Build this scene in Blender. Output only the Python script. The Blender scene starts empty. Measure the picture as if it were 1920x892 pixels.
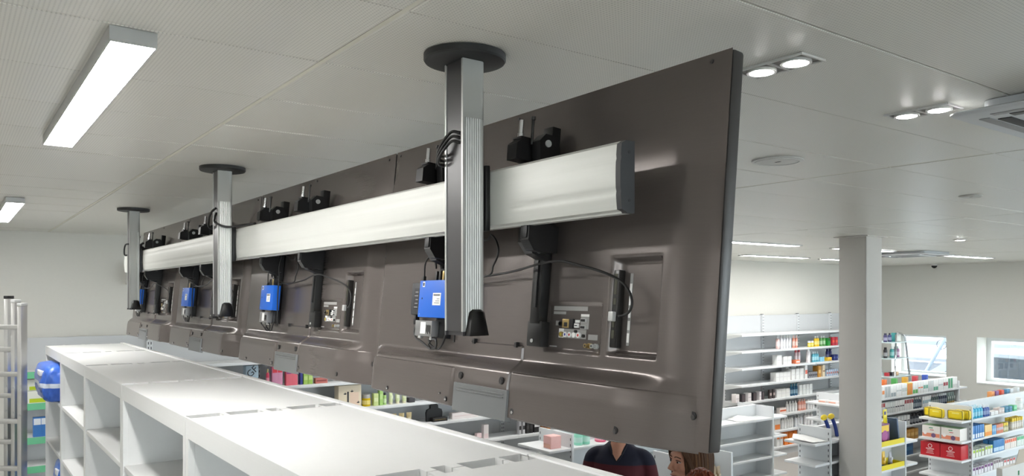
import bpy, bmesh, math, random
from mathutils import Vector, Matrix
random.seed(7)
PI = math.pi
S = bpy.context.scene
COL = S.collection

# ------------------------------------------------------------------ camera
HCAM = 2.36                    # eye height above the floor (photographer stands high)
CEIL = 2.87
FPX, PCX, HORY, VPX = 1455.0, 960.0, 553.0, -100.0      # for a 1920x892 frame
yaw = math.atan2(PCX - VPX, FPX)
cam_d = bpy.data.cameras.new('camera')
cam_d.sensor_width = 36.0
cam_d.lens = 36.0 * FPX / 1920.0
cam_d.shift_y = (HORY - 446.0) / 1920.0
cam_d.clip_start = 0.02
cam = bpy.data.objects.new('camera', cam_d)
cam.location = (0, 0, HCAM)
cam.rotation_euler = (PI / 2, 0, -yaw)
COL.objects.link(cam)
S.camera = cam

# ------------------------------------------------------------------ world, exposure
w = bpy.data.worlds.new('world'); S.world = w; w.use_nodes = True
bg = w.node_tree.nodes['Background']
bg.inputs[0].default_value = (0.88, 0.94, 1.0, 1); bg.inputs[1].default_value = 5.5
S.view_settings.view_transform = 'Standard'
S.view_settings.look = 'None'
S.view_settings.exposure = 1.0
S.view_settings.gamma = 1.0
S.view_settings.use_curve_mapping = False
TUBE_EMIT = 37.0      # linear ceiling fixtures
RECESS_EMIT = 25.0    # recessed tubes over the shop floor
SPOT_EMIT = 40.0      # recessed twin downlights

# ------------------------------------------------------------------ pixel -> place
CY, SY = math.cos(yaw), math.sin(yaw)
def ray(px, py):
    r, u = px - PCX, HORY - py
    return (r * CY + FPX * SY, -r * SY + FPX * CY, u)
def on_z(px, py, z):
    a = ray(px, py); s = (z - HCAM) / a[2]
    return a[0] * s, a[1] * s
def x_at(px, y):                       # where the column px meets the vertical plane Y = y
    a = ray(px, 0); return a[0] * y / a[1]
def y_at(px, x):
    a = ray(px, 0); return a[1] * x / a[0]

# ------------------------------------------------------------------ materials
def srgb(c):
    return tuple(((v / 255.0) / 12.92 if v / 255.0 <= 0.04045 else ((v / 255.0 + 0.055) / 1.055) ** 2.4) for v in c)
MATS = {}
def mat(name, c, rough=0.5, metal=0.0, noise=0.0, nscale=30.0, bump=0.0, spec=0.5, emit=None, alpha=None, trans=0.0, stretch=None):
    if name in MATS: return MATS[name]
    m = bpy.data.materials.new(name); m.use_nodes = True
    nt = m.node_tree; b = nt.nodes['Principled BSDF']
    col = srgb(c) + (1,)
    b.inputs['Base Color'].default_value = col
    b.inputs['Roughness'].default_value = rough
    b.inputs['Metallic'].default_value = metal
    b.inputs['Specular IOR Level'].default_value = spec
    if trans: b.inputs['Transmission Weight'].default_value = trans
    if alpha is not None: b.inputs['Alpha'].default_value = alpha
    if emit:
        b.inputs['Emission Color'].default_value = emit[0] + (1,)
        b.inputs['Emission Strength'].default_value = emit[1]
    if noise or bump:
        tc = nt.nodes.new('ShaderNodeTexCoord'); n = nt.nodes.new('ShaderNodeTexNoise')
        n.inputs['Scale'].default_value = nscale; n.inputs['Detail'].default_value = 4
        src = tc.outputs['Object']
        if stretch:
            mp = nt.nodes.new('ShaderNodeMapping'); mp.inputs['Scale'].default_value = stretch
            nt.links.new(src, mp.inputs[0]); src = mp.outputs[0]
        nt.links.new(src, n.inputs['Vector'])
        if noise:
            mx = nt.nodes.new('ShaderNodeMix'); mx.data_type = 'RGBA'
            mx.inputs[6].default_value = tuple(v * (1 - noise) for v in col[:3]) + (1,)
            mx.inputs[7].default_value = tuple(min(1, v * (1 + noise)) for v in col[:3]) + (1,)
            nt.links.new(n.outputs['Fac'], mx.inputs[0]); nt.links.new(mx.outputs[2], b.inputs['Base Color'])
        if bump:
            bp = nt.nodes.new('ShaderNodeBump'); bp.inputs['Strength'].default_value = bump; bp.inputs['Distance'].default_value = 0.002
            nt.links.new(n.outputs['Fac'], bp.inputs['Height']); nt.links.new(bp.outputs[0], b.inputs['Normal'])
    MATS[name] = m
    return m

def perforated(name, c, hole, pitch):
    m = mat(name, c, 0.30, spec=0.55)
    nt = m.node_tree; b = nt.nodes['Principled BSDF']
    tc = nt.nodes.new('ShaderNodeTexCoord'); sep = nt.nodes.new('ShaderNodeSeparateXYZ')
    nt.links.new(tc.outputs['Object'], sep.inputs[0])
    def cell(o):
        a = nt.nodes.new('ShaderNodeMath'); a.operation = 'DIVIDE'; a.inputs[1].default_value = pitch
        f = nt.nodes.new('ShaderNodeMath'); f.operation = 'FRACT'
        s = nt.nodes.new('ShaderNodeMath'); s.operation = 'SUBTRACT'; s.inputs[1].default_value = 0.5
        p = nt.nodes.new('ShaderNodeMath'); p.operation = 'POWER'; p.inputs[1].default_value = 2
        q = nt.nodes.new('ShaderNodeMath'); q.operation = 'ABSOLUTE'
        nt.links.new(o, a.inputs[0]); nt.links.new(a.outputs[0], f.inputs[0]); nt.links.new(f.outputs[0], s.inputs[0])
        nt.links.new(s.outputs[0], q.inputs[0]); nt.links.new(q.outputs[0], p.inputs[0])
        return p.outputs[0]
    ad = nt.nodes.new('ShaderNodeMath'); ad.operation = 'ADD'
    nt.links.new(cell(sep.outputs[0]), ad.inputs[0]); nt.links.new(cell(sep.outputs[1]), ad.inputs[1])
    lt = nt.nodes.new('ShaderNodeMath'); lt.operation = 'LESS_THAN'; lt.inputs[1].default_value = 0.06
    nt.links.new(ad.outputs[0], lt.inputs[0])
    mx = nt.nodes.new('ShaderNodeMix'); mx.data_type = 'RGBA'
    mx.inputs[6].default_value = srgb(c) + (1,); mx.inputs[7].default_value = srgb(hole) + (1,)
    nt.links.new(lt.outputs[0], mx.inputs[0]); nt.links.new(mx.outputs[2], b.inputs['Base Color'])
    return m

def banded(name, bands, rough=0.8, axis=2):
    """print or knit of flat colour bands along an object axis: bands = [(upper limit, colour), ...]"""
    if name in MATS: return MATS[name]
    m = mat(name, bands[0][1], rough); nt = m.node_tree; b = nt.nodes['Principled BSDF']
    tc = nt.nodes.new('ShaderNodeTexCoord'); sep = nt.nodes.new('ShaderNodeSeparateXYZ')
    nt.links.new(tc.outputs['Object'], sep.inputs[0])
    mr = nt.nodes.new('ShaderNodeMapRange')
    lo, hi = bands[0][0] - 1.0, bands[-1][0]
    mr.inputs['From Min'].default_value = lo; mr.inputs['From Max'].default_value = hi
    rp = nt.nodes.new('ShaderNodeValToRGB'); rp.color_ramp.interpolation = 'CONSTANT'
    nt.links.new(sep.outputs[axis], mr.inputs['Value']); nt.links.new(mr.outputs[0], rp.inputs[0])
    el = rp.color_ramp.elements
    el[0].position = 0; el[0].color = srgb(bands[0][1]) + (1,)
    prev = bands[0][0]
    el[1].position = (prev - lo) / (hi - lo); el[1].color = srgb(bands[1][1]) + (1,) if len(bands) > 1 else el[0].color
    for i in range(2, len(bands)):
        e = el.new((bands[i - 1][0] - lo) / (hi - lo)); e.color = srgb(bands[i][1]) + (1,)
    nt.links.new(rp.outputs[0], b.inputs['Base Color'])
    return m

# ------------------------------------------------------------------ mesh helpers
class MB:
    def __init__(s): s.v = []; s.f = []
    def add(s, vs, fs):
        o = len(s.v); s.v += [tuple(p) for p in vs]; s.f += [tuple(i + o for i in f) for f in fs]; return s
    def box(s, x0, x1, y0, y1, z0, z1, ch=0.0):
        if ch <= 0:
            return s.add([(x0,y0,z0),(x1,y0,z0),(x1,y1,z0),(x0,y1,z0),(x0,y0,z1),(x1,y0,z1),(x1,y1,z1),(x0,y1,z1)],
                         [(0,3,2,1),(4,5,6,7),(0,1,5,4),(1,2,6,5),(2,3,7,6),(3,0,4,7)])
        bm = bmesh.new(); bmesh.ops.create_cube(bm, size=1)
        for v in bm.verts:
            v.co = Vector(((x0+x1)/2 + v.co.x*(x1-x0), (y0+y1)/2 + v.co.y*(y1-y0), (z0+z1)/2 + v.co.z*(z1-z0)))
        bmesh.ops.bevel(bm, geom=list(bm.edges), offset=min(ch, .45*min(x1-x0, y1-y0, z1-z0)), segments=2, affect='EDGES', profile=.6)
        bm.verts.index_update()
        s.add([v.co[:] for v in bm.verts], [[v.index for v in f.verts] for f in bm.faces]); bm.free(); return s
    def lathe(s, prof, n=20, c=(0,0,0), axis='z', sx=1.0, sy=1.0, cap=True):
        """prof = [(radius, height)...]"""
        vs = []; fs = []
        for r, h in prof:
            for k in range(n):
                a = 2*PI*k/n; p = (r*math.cos(a)*sx, r*math.sin(a)*sy, h)
                if axis == 'x': p = (h, p[0], p[1])
                elif axis == 'y': p = (p[1], h, p[0])
                vs.append((p[0]+c[0], p[1]+c[1], p[2]+c[2]))
        for i in range(len(prof)-1):
            for k in range(n):
                k2 = (k+1) % n; fs.append((i*n+k, i*n+k2, (i+1)*n+k2, (i+1)*n+k))
        if cap:
            fs.append(tuple(reversed(range(n)))); fs.append(tuple(range((len(prof)-1)*n, len(prof)*n)))
        return s.add(vs, fs)
    def prism(s, poly, a0, a1, axis='y'):
        """poly = [(u,v)...] extruded; axis y: (u,v)->(x,z); z: (x,y); x: (y,z)"""
        n = len(poly)
        def P(u, v, a): return (u, a, v) if axis == 'y' else ((u, v, a) if axis == 'z' else (a, u, v))
        vs = [P(u, v, a0) for u, v in poly] + [P(u, v, a1) for u, v in poly]
        fs = [tuple(range(n)), tuple(reversed(range(n, 2*n)))] + [(i, n+i, n+(i+1) % n, (i+1) % n) for i in range(n)]
        return s.add(vs, fs)
    def tube(s, pts, r, n=8, smooth=6, closed=False, flat=1.0):
        pts = [Vector(p) for p in pts]
        if smooth > 1 and len(pts) > 2:
            out = []
            m = len(pts)
            for i in range(m-1):
                p0, p1, p2, p3 = pts[max(i-1, 0)], pts[i], pts[i+1], pts[min(i+2, m-1)]
                for k in range(smooth):
                    t = k/smooth
                    out.append(.5*((2*p1) + (p2-p0)*t + (2*p0-5*p1+4*p2-p3)*t*t + (3*p1-p0-3*p2+p3)*t**3))
            out.append(pts[-1]); pts = out
        R = r if callable(r) else (lambda t: r)
        vs = []; fs = []; up = Vector((0, 0, 1)); m = len(pts); prevn = None
        for i, p in enumerate(pts):
            t = (pts[min(i+1, m-1)] - pts[max(i-1, 0)])
            if t.length < 1e-9: t = Vector((0, 0, 1))
            t.normalize()
            if prevn is None:
                prevn = t.cross(up if abs(t.z) < .95 else Vector((1, 0, 0)))
            nn = prevn - t*prevn.dot(t)
            if nn.length < 1e-6: nn = t.orthogonal()
            nn.normalize(); bb = t.cross(nn); prevn = nn
            rr = R(i/max(1, m-1))
            for k in range(n):
                a = 2*PI*k/n; vs.append(p + nn*math.cos(a)*rr + bb*math.sin(a)*rr*flat)
        for i in range(m-1):
            for k in range(n):
                k2 = (k+1) % n; fs.append((i*n+k, i*n+k2, (i+1)*n+k2, (i+1)*n+k))
        fs.append(tuple(reversed(range(n)))); fs.append(tuple(range((m-1)*n, m*n)))
        return s.add(vs, fs)
    def ellipsoid(s, c, r, n=20, m=12, rot=None):
        prof = []
        vs = []; fs = []
        R = rot or Matrix.Identity(3)
        for i in range(m+1):
            t = PI*i/m
            for k in range(n):
                a = 2*PI*k/n
                p = R @ Vector((r[0]*math.sin(t)*math.cos(a), r[1]*math.sin(t)*math.sin(a), -r[2]*math.cos(t)))
                vs.append((p.x+c[0], p.y+c[1], p.z+c[2]))
        for i in range(m):
            for k in range(n):
                k2 = (k+1) % n; fs.append((i*n+k, i*n+k2, (i+1)*n+k2, (i+1)*n+k))
        return s.add(vs, fs)
    def xf(s, M):
        s.v = [tuple(M @ Vector(p)) for p in s.v]; return s
    def mesh(s, name, smooth=False, clean=False):
        me = bpy.data.meshes.new(name); me.from_pydata(s.v, [], s.f)
        if clean:
            bm = bmesh.new(); bm.from_mesh(me); bmesh.ops.remove_doubles(bm, verts=bm.verts, dist=1e-5)
            bmesh.ops.dissolve_degenerate(bm, edges=bm.edges, dist=1e-6)
            bmesh.ops.recalc_face_normals(bm, faces=bm.faces); bm.to_mesh(me); bm.free()
        if smooth:
            for p in me.polygons: p.use_smooth = True
            if smooth is not True: me.set_sharp_from_angle(angle=math.radians(smooth))
        me.update(); return me
    def obj(s, name, m, parent=None, smooth=35, loc=None, clean=True):
        me = s.mesh(name, smooth, clean); me.materials.append(m)
        return mk(name, me, parent, loc)
def mk(name, me, parent=None, loc=None, rz=0):
    o = bpy.data.objects.new(name, me); COL.objects.link(o)
    if parent is not None: o.parent = parent
    if loc: o.location = loc
    if rz: o.rotation_euler = (0, 0, rz)
    return o
def tag(o, label=None, cat=None, group=None, kind=None):
    if label: o['label'] = label
    if cat: o['category'] = cat
    if group: o['group'] = group
    if kind: o['kind'] = kind
    return o
def thing(name, loc, label, cat, group=None, rz=0):
    return tag(mk(name, None, None, loc, rz), label, cat, group)
def dup(o, parent=None):
    c = o.copy(); COL.objects.link(c); c.parent = parent
    for ch in list(o.children): dup(ch, c)
    return c
def bx(name, m, parent, x0, x1, y0, y1, z0, z1, ch=0.0):
    return MB().box(x0, x1, y0, y1, z0, z1, ch).obj(name, m, parent)
def struct(o): o['kind'] = 'structure'; return o
def sm(a, b, x):
    t = (x-a)/(b-a); t = max(0.0, min(1.0, t)); return t*t*(3-2*t)
def bake(o):
    """replace an object's mesh by its evaluated (modifiers applied) one"""
    dg = bpy.context.evaluated_depsgraph_get(); dg.update()
    me = bpy.data.meshes.new_from_object(o.evaluated_get(dg))
    o.modifiers.clear(); o.data = me; return o
def text(name, s, size, m, parent, loc, rot, thick=0.0003):
    cu = bpy.data.curves.new(name, 'FONT'); cu.body = s; cu.size = size; cu.extrude = thick; cu.align_x = 'CENTER'; cu.align_y = 'CENTER'
    t = bpy.data.objects.new(name, cu); COL.objects.link(t)
    dg = bpy.context.evaluated_depsgraph_get(); me = bpy.data.meshes.new_from_object(t.evaluated_get(dg))
    bpy.data.objects.remove(t); me.materials.append(m)
    o = mk(name, me, parent, loc); o.rotation_euler = rot; return o

# palette
WHITE   = mat('white_laminate', (222, 223, 222), 0.42, noise=.015, nscale=60)
SHELFW  = mat('white_powder_coat', (214, 217, 219), 0.45)
SHELFG  = mat('grey_white_panel', (198, 200, 202), 0.5)
WALLM   = mat('warm_white_paint', (214, 212, 205), 0.85, noise=.02, nscale=40, bump=.05)
PILLM   = mat('pillar_paint', (205, 201, 196), 0.7, noise=.015, nscale=30)
CEILB   = mat('ceiling_joint', (226, 223, 210), 0.7)
PLANKM  = perforated('perforated_metal', (226, 224, 216), (196, 194, 187), 0.0075)
FLOORM  = mat('grey_floor', (160, 156, 151), 0.75, noise=.08, nscale=60)
ALU     = mat('brushed_aluminium', (204, 205, 200), 0.45, 0.15, noise=.03, nscale=8, stretch=(40, .6, 40), bump=.02)
ALUP    = mat('brushed_aluminium_pole', (186, 187, 184), 0.38, 0.35)
CHROME  = mat('chrome', (215, 215, 218), 0.12, 1.0)
DARK    = mat('black_plastic', (22, 22, 24), 0.45)
BLACKM  = mat('black_steel', (16, 16, 17), 0.38, spec=.5)
CHAN    = mat('dark_grey_channel', (62, 60, 62), 0.36)
PLATE   = mat('black_ceiling_plate', (34, 35, 36), 0.5)
RUB     = mat('black_cable', (18, 18, 19), 0.5)
BLUE    = mat('blue_anodised_case', (20, 98, 202), 0.42)
LABELW  = mat('white_sticker', (232, 232, 230), 0.6)
LABELG  = mat('grey_print', (150, 149, 147), 0.6)
INK     = mat('dark_ink', (40, 40, 44), 0.6)
GOLD    = mat('brass', (190, 165, 110), 0.3, 0.8)

# =================================================================== THE ROOM
XL, XR, YB, YW = -6.2, 13.2, -5.0, 7.3
struct(bx('floor', FLOORM, None, XL-.3, XR+.6, YB-.3, YW+.3, -.12, 0))
struct(bx('wall_back', WALLM, None, XL-.3, XR+.6, YW, YW+.25, 0, 3.1))
struct(bx('wall_left', WALLM, None, XL-.3, XL, YB, YW, 0, 3.1))
# wall behind the photographer with two unseen window openings added to let daylight in
m = MB()
for a in ((XL-.3, -4.5, 0, 3.1), (-.5, 5.5, 0, 3.1), (12.5, XR+.6, 0, 3.1), (-4.5, -.5, 0, .5), (-4.5, -.5, 2.75, 3.1), (5.5, 12.5, 0, .3), (5.5, 12.5, 2.75, 3.1)):
    m.box(a[0], a[1], YB-.3, YB, a[2], a[3])
struct(m.obj('wall_front', WALLM))
# window wall: two small deep windows in view, one broad shop window further along, out of view
TW = .46
holes = [(6.07, 6.98, HCAM-1.352, HCAM-.668), (4.62, 5.605, HCAM-1.402, HCAM-.666), (-3.0, 2.6, .35, 2.6)]
m = MB()
ys = [YW, 6.98, 6.07, 5.605, 4.62, 2.6, -3.0, YB]
for i in range(len(ys)-1):
    y1, y0 = ys[i], ys[i+1]
    h = [q for q in holes if abs(q[0]-y0) < 1e-6 and abs(q[1]-y1) < 1e-6]
    if h:
        m.box(XR, XR+TW, y0, y1, 0, h[0][2]); m.box(XR, XR+TW, y0, y1, h[0][3], 3.1)
    else:
        m.box(XR, XR+TW, y0, y1, 0, 3.1)
struct(m.obj('wall_right', WALLM))
FRAMEM = mat('white_window_frame', (225, 228, 228), 0.4)
SILLM = mat('window_sill_white', (228, 228, 226), 0.4)
GLASS = mat('window_glass', (255, 255, 255), 0.0)
_n = GLASS.node_tree; _o = _n.nodes['Material Output']; _n.nodes.remove(_n.nodes['Principled BSDF'])
_t = _n.nodes.new('ShaderNodeBsdfTransparent'); _t.inputs[0].default_value = (.94, .97, .97, 1)
_g = _n.nodes.new('ShaderNodeBsdfGlossy'); _g.inputs['Roughness'].default_value = .02
_x = _n.nodes.new('ShaderNodeMixShader'); _x.inputs[0].default_value = .06
_n.links.new(_t.outputs[0], _x.inputs[1]); _n.links.new(_g.outputs[0], _x.inputs[2]); _n.links.new(_x.outputs[0], _o.inputs[0])
def window(n, h, fw, panes=1):
    y0, y1, z0, z1 = h
    t = struct(mk('window_%d' % n, None, None, (XR+TW-.09, (y0+y1)/2, z0)))
    W, Hh = (y1-y0)/2, z1-z0
    bx('window_frame', FRAMEM, t, -.02, .06, -W, W, 0, fw); bx('window_frame', FRAMEM, t, -.02, .06, -W, W, Hh-fw, Hh)
    for k in range(panes+1):
        c = -W + 2*W*k/panes
        bx('window_frame', FRAMEM, t, -.02, .06, max(-W, c-fw/ (1 if k in (0, panes) else 2)), min(W, c+fw/(1 if k in (0, panes) else 2)), fw, Hh-fw)
    for k in range(panes):
        a = -W+2*W*k/panes; b = -W+2*W*(k+1)/panes
        bx('pane', GLASS, t, .016, .022, a+fw*.5, b-fw*.5, fw, Hh-fw)
    bx('window_sill', SILLM, t, -(TW-.09)-.015, -.02, -W+.002, W-.002, .0, .02)
    return t
window(1, holes[0], .05)
window(2, holes[1], .07)
window(3, holes[2], .06, 4)
# glazing of the first unseen front window, added for its daylight
t = struct(mk('window_4', None, None, (-2.5, YB-.15, .5)))
for k in range(4):
    x = -2+4*k/3; bx('window_frame', FRAMEM, t, max(-2, x-.04), min(2, x+.04), -.04, .04, 0, 2.25)
for k in range(3): bx('pane', GLASS, t, -1.96+1.333*k, -.707+1.333*k, -.004, .004, 0, 2.25)

t = struct(mk('window_5', None, None, (9.0, YB-.15, .3)))  # second unseen front window, added to brighten the right side
for k in range(5):
    x = -3.5+7*k/4; bx('window_frame', FRAMEM, t, max(-3.5, x-.04), min(3.5, x+.04), -.04, .04, 0, 2.45)
for k in range(4): bx('pane', GLASS, t, -3.46+1.75*k, -1.79+1.75*k, -.004, .004, 0, 2.45)

# ceiling: slab above, each perforated metal plank a piece of its own
ceil = struct(bx('ceiling', CEILB, None, XL-.3, XR+.6, YB-.3, YW+.25, CEIL+.0095, CEIL+.2))
PX0, PXL, PY0, PYW = .667, 2.385, .856, .3835
gx, gy = .007, .0018
full = None
for i in range(-3, 6):
    xa, xb = PX0+PXL*i, PX0+PXL*(i+1)
    xa2, xb2 = max(xa, XL), min(xb, XR)
    if xb2-xa2 < .05: continue
    me = {}
    for j in range(-16, 18):
        ya, yb = PY0+PYW*j, PY0+PYW*(j+1)
        ya2, yb2 = max(ya, YB), min(yb, YW)
        if yb2-ya2 < .03: continue
        key = round(yb2-ya2, 3)
        if key not in me:
            W, D = xb2-xa2, yb2-ya2
            b = MB(); c = .002
            x0, x1, y0, y1 = gx, W-gx, gy, D-gy
            b.add([(x0, y0, c), (x1, y0, c), (x1, y1, c), (x0, y1, c), (x0+c, y0+c, 0), (x1-c, y0+c, 0), (x1-c, y1-c, 0), (x0+c, y1-c, 0),
                   (x0, y0, .0068), (x1, y0, .0068), (x1, y1, .0068), (x0, y1, .0068)],
                  [(4, 7, 6, 5), (0, 4, 5, 1), (1, 5, 6, 2), (2, 6, 7, 3), (3, 7, 4, 0), (8, 0, 1, 9), (9, 1, 2, 10), (10, 2, 3, 11), (11, 3, 0, 8), (8, 9, 10, 11)])
            me[key] = b.mesh('ceiling_plank', False, True); me[key].materials.append(PLANKM)
        o = mk('ceiling_plank', me[key], ceil, (xa2, ya2, CEIL+.0008)); o.rotation_euler = (random.uniform(-.0035, .0035), 0, 0)

for i in range(-2, 6):
    bx('joint_strip', CEILB, ceil, PX0+PXL*i-.0055, PX0+PXL*i+.0055, YB, YW, CEIL+.002, CEIL+.0094)
# pillar
t = struct(mk('trim_1', None, None, (6.4725, 3.70, 0)))
bx('pillar_shaft', PILLM, t, -.1275, .1275, -.125, .125, 0, CEIL-.001, .004)
bx('pillar_collar', PILLM, t, -.16, .16, -.157, .157, CEIL-.008, CEIL-.0005)
bx('corner_bead', mat('pillar_bead', (190, 186, 182), .6), t, -.131, -.119, -.129, -.117, 0, CEIL-.009)

# =================================================================== CEILING FITTINGS
TUBEM = mat('lit_diffuser', (255, 255, 255), .5, emit=((1.0, .985, .96), TUBE_EMIT))
RECM = mat('lit_recessed_diffuser', (255, 255, 255), .5, emit=((1.0, .985, .96), RECESS_EMIT))
FIXM = mat('fixture_housing', (188, 189, 188), .45, .3)
def linear_fixture(x, y0, y1, label, group):
    t = thing('linear_ceiling_light', ((x), (y0+y1)/2, CEIL-.03), label, 'ceiling light', group)
    L = (y1-y0)/2
    m = MB(); m.box(-.042, .042, -L, L, .003, .0298)
    m.box(-.042, -.0395, -L, L, 0, .003); m.box(.0395, .042, -L, L, 0, .003); m.box(-.0395, .0395, -L, -L+.003, 0, .003); m.box(-.0395, .0395, L-.003, L, 0, .003)
    m.obj('housing', FIXM, t)
    bx('diffuser', TUBEM, t, -.0392, .0392, -L+.0032, L-.0032, .0006, .0029)
    return t
linear_fixture(.290, 1.63, 2.885, 'long surface mounted linear light in the upper left, nearest the viewer', 'surface linear lights')
linear_fixture(.290, 4.80, 6.10, 'smaller looking linear light further back at the left edge, near the far wall', 'surface linear lights')
for (x, y) in ((.29, -1.54), (-2.1, 1.63), (-2.1, 4.8), (-2.1, -1.54), (-4.5, 1.63), (-4.5, 4.8), (-4.5, -1.54)):  # unseen fixtures, added to bring the room up to brightness
    linear_fixture(x, y, y+1.255, 'added linear ceiling light behind or left of the viewer, outside the picture', 'added linear lights out of frame')
def recessed_tube(x0, x1, y, label, group='recessed tube lights over the shop floor'):
    t = thing('recessed_tube_light', ((x0+x1)/2, y, CEIL-.012), label, 'ceiling light', group)
    L = (x1-x0)/2
    m = MB(); m.box(-L-.02, L+.02, -.075, -.06, 0, .0118); m.box(-L-.02, L+.02, .06, .075, 0, .0118); m.box(-L-.02, -L, -.06, .06, 0, .0118); m.box(L, L+.02, -.06, .06, 0, .0118)
    m.obj('frame', FIXM, t)
    bx('diffuser', RECM, t, -L, L, -.06, .06, .004, .0118)
recessed_tube(5.95, 7.03, 4.72, 'long bright recessed light just right of the screen edge, front row')
recessed_tube(7.72, 8.80, 4.68, 'recessed light half hidden behind the pillar, front row')
recessed_tube(10.3, 11.5, 4.73, 'recessed light right of the pillar, near the wall camera')
recessed_tube(8.14, 9.46, 6.2, 'recessed light close to the far wall, left of the pillar')
recessed_tube(9.9, 10.95, 6.2, 'recessed light close to the far wall, hidden mostly by the pillar')
recessed_tube(3.6, 4.7, 4.7, 'recessed light behind the hanging screens, front row')
recessed_tube(5.9, 7.1, 6.2, 'recessed light behind the hanging screens, back row')
recessed_tube(3.0, 4.2, 6.2, 'recessed light behind the hanging screens by the far shelving')

SPOTM = mat('lit_spot', (255, 255, 255), .5, emit=((1.0, .99, .97), SPOT_EMIT))
SPOTF = mat('spot_frame_white', (215, 214, 210), .45)
GIMB = mat('spot_gimbal_grey', (120, 116, 112), .4, .4)
def ring(r0, r1, z0, z1, n=28):
    return [(r0, z0), (r1, z0), (r1, z1), (r0, z1), (r0, z0)]
def downlight(x, y, n, label, group=None, r=.027):
    """n lamps in one recessed frame, lamps side by side along Y"""
    t = thing('twin_downlight' if n == 2 else 'downlight', (x, y, CEIL-.005), label, 'downlight', group)
    P = .088; hw = .044; hl = P*n/2
    m = MB(); e = .005
    m.box(-hw, hw, -hl, -hl+e, 0, .0048); m.box(-hw, hw, hl-e, hl, 0, .0048); m.box(-hw, -hw+e, -hl+e, hl-e, 0, .0048); m.box(hw-e, hw, -hl+e, hl-e, 0, .0048)
    for k in range(1, n): m.box(-hw+e, hw-e, -hl+P*k-.003, -hl+P*k+.003, 0, .0048)
    m.obj('frame', SPOTF, t)
    bx('recess_plate', GIMB, t, -hw+e, hw-e, -hl+e, hl-e, .0035, .0048)
    for k in range(n):
        c = -hl+P*(k+.5)
        g = MB().lathe(ring(r, r+.006, -.003, .0035), 28, (0, c, 0), cap=False).obj('gimbal_ring', SPOTF, t)
        MB().lathe([(r, .001), (r*.9, -.003), (r*.5, -.006), (.001, -.007)], 28, (0, c, 0)).obj('lamp', SPOTM, t, 60)
downlight(1.492, 1.044, 2, 'recessed twin downlight just right of the top screen corner')
downlight(2.186, 1.068, 2, 'recessed twin downlight touching the corner of the ceiling air conditioner')
downlight(7.53, 3.34, 1, 'small single downlight far off on the right, above the wall windows', r=.04)
for k, (x, y) in enumerate(((3.6, 1.05), (4.7, 1.05), (5.8, 1.05), (3.6, -1.0), (5.5, -1.0), (7.5, -1.0), (7.53, 1.2), (1.5, -1.0))):  # extra unseen downlights, added for more light in the room
    downlight(x, y, 2, 'added twin downlight outside the picture or hidden by the screens', 'added twin downlights')
# round speaker covers and small discs
def disc(name, x, y, r, label, h=.006):
    t = thing(name, (x, y, CEIL-h), label, 'ceiling cover')
    MB().lathe([(r*.86, 0), (r, .002), (r, h-.0001)], 40).obj('cover_plate', SPOTF, t, 30)
    MB().lathe(ring(r*.84, r*.88, -.0015, .001), 40, cap=False).obj('trim_ring', SPOTF, t, 30)
    bx('slot', INK, t, -r*.05, r*.05, -r*.15, r*.1, -.0006, .0005)
    return t
disc('ceiling_speaker', 2.545, 1.785, .094, 'wide round white ceiling cover right of the front screen')
disc('ceiling_speaker', 4.255, 1.836, .055, 'small round ceiling disc to the right, below the air conditioner')
# cassette air conditioners
ACW = mat('ac_white_plastic', (208, 211, 214), .35)
ACG = mat('ac_grey', (160, 160, 162), .45)
def cassette(x, y, label, sz=.95):
    """x,y = corner with the smallest X and the largest Y"""
    t = thing('ceiling_cassette', (x+sz/2, y-sz/2, CEIL-.042), label, 'air conditioner', 'ceiling cassette air conditioners')
    h = sz/2; m = MB()
    prof = [(h-.06, .0415), (h-.06, .0125), (h-.006, .0125), (h, .009), (h, .006), (h-.006, .002), (h-.016, .0005)]
    def rr(a, z, c=.035):
        out = []
        for qx, qy, a0 in ((1, 1, 0), (-1, 1, 90), (-1, -1, 180), (1, -1, 270)):
            for k in range(5):
                an = math.radians(a0+90*k/4); out.append((qx*(a-c)+c*math.cos(an), qy*(a-c)+c*math.sin(an), z))
        return out
    n = 20; vs = []; fs = []
    rings = [rr(a, z) for a, z in prof] + [rr(h*.58, .0005)]
    for r_ in rings: vs += r_
    for i in range(len(rings)-1):
        for k in range(n): fs.append((i*n+k, (i+1)*n+k, (i+1)*n+(k+1) % n, i*n+(k+1) % n))
    fs.append(tuple(range((len(rings)-1)*n, len(rings)*n)))
    m.add(vs, fs).obj('panel', ACW, t, 40)
    for k in range(4):
        R = Matrix.Rotation(PI/2*k, 4, 'Z')
        MB().box(-h*.62, h*.62, h*.66, h*.76, -.0012, .003, .0002).xf(R).obj('air_slot', DARK, t)
        MB().box(-h*.72, h*.72, h*.78, h*.86, -.0010, .004, .0002).xf(R).obj('louvre', ACG, t)
    q = bx('intake_panel', ACW, t, -h*.56, h*.56, -h*.56, h*.56, -.004, .006, .004)
    for a in range(5):
        for b in range(14):
            bx('grille_slot', DARK, q, -h*.48+a*h*.17, -h*.48+a*h*.17+h*.12, -h*.42+b*h*.062, -h*.42+b*h*.062+h*.03, -.0048, -.003)
    bx('status_light', mat('green_led', (200, 255, 240), .4, emit=((.7, 1, .95), 4)), t, -h*.56, -h*.53, h*.36, h*.40, -.0050, -.0035)
    return t
cassette(2.135, .985, 'white ceiling air conditioner cut off by the right edge of the picture', .65)
cassette(9.0, 5.1, 'distant ceiling air conditioner just right of the pillar top', .75)
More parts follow.
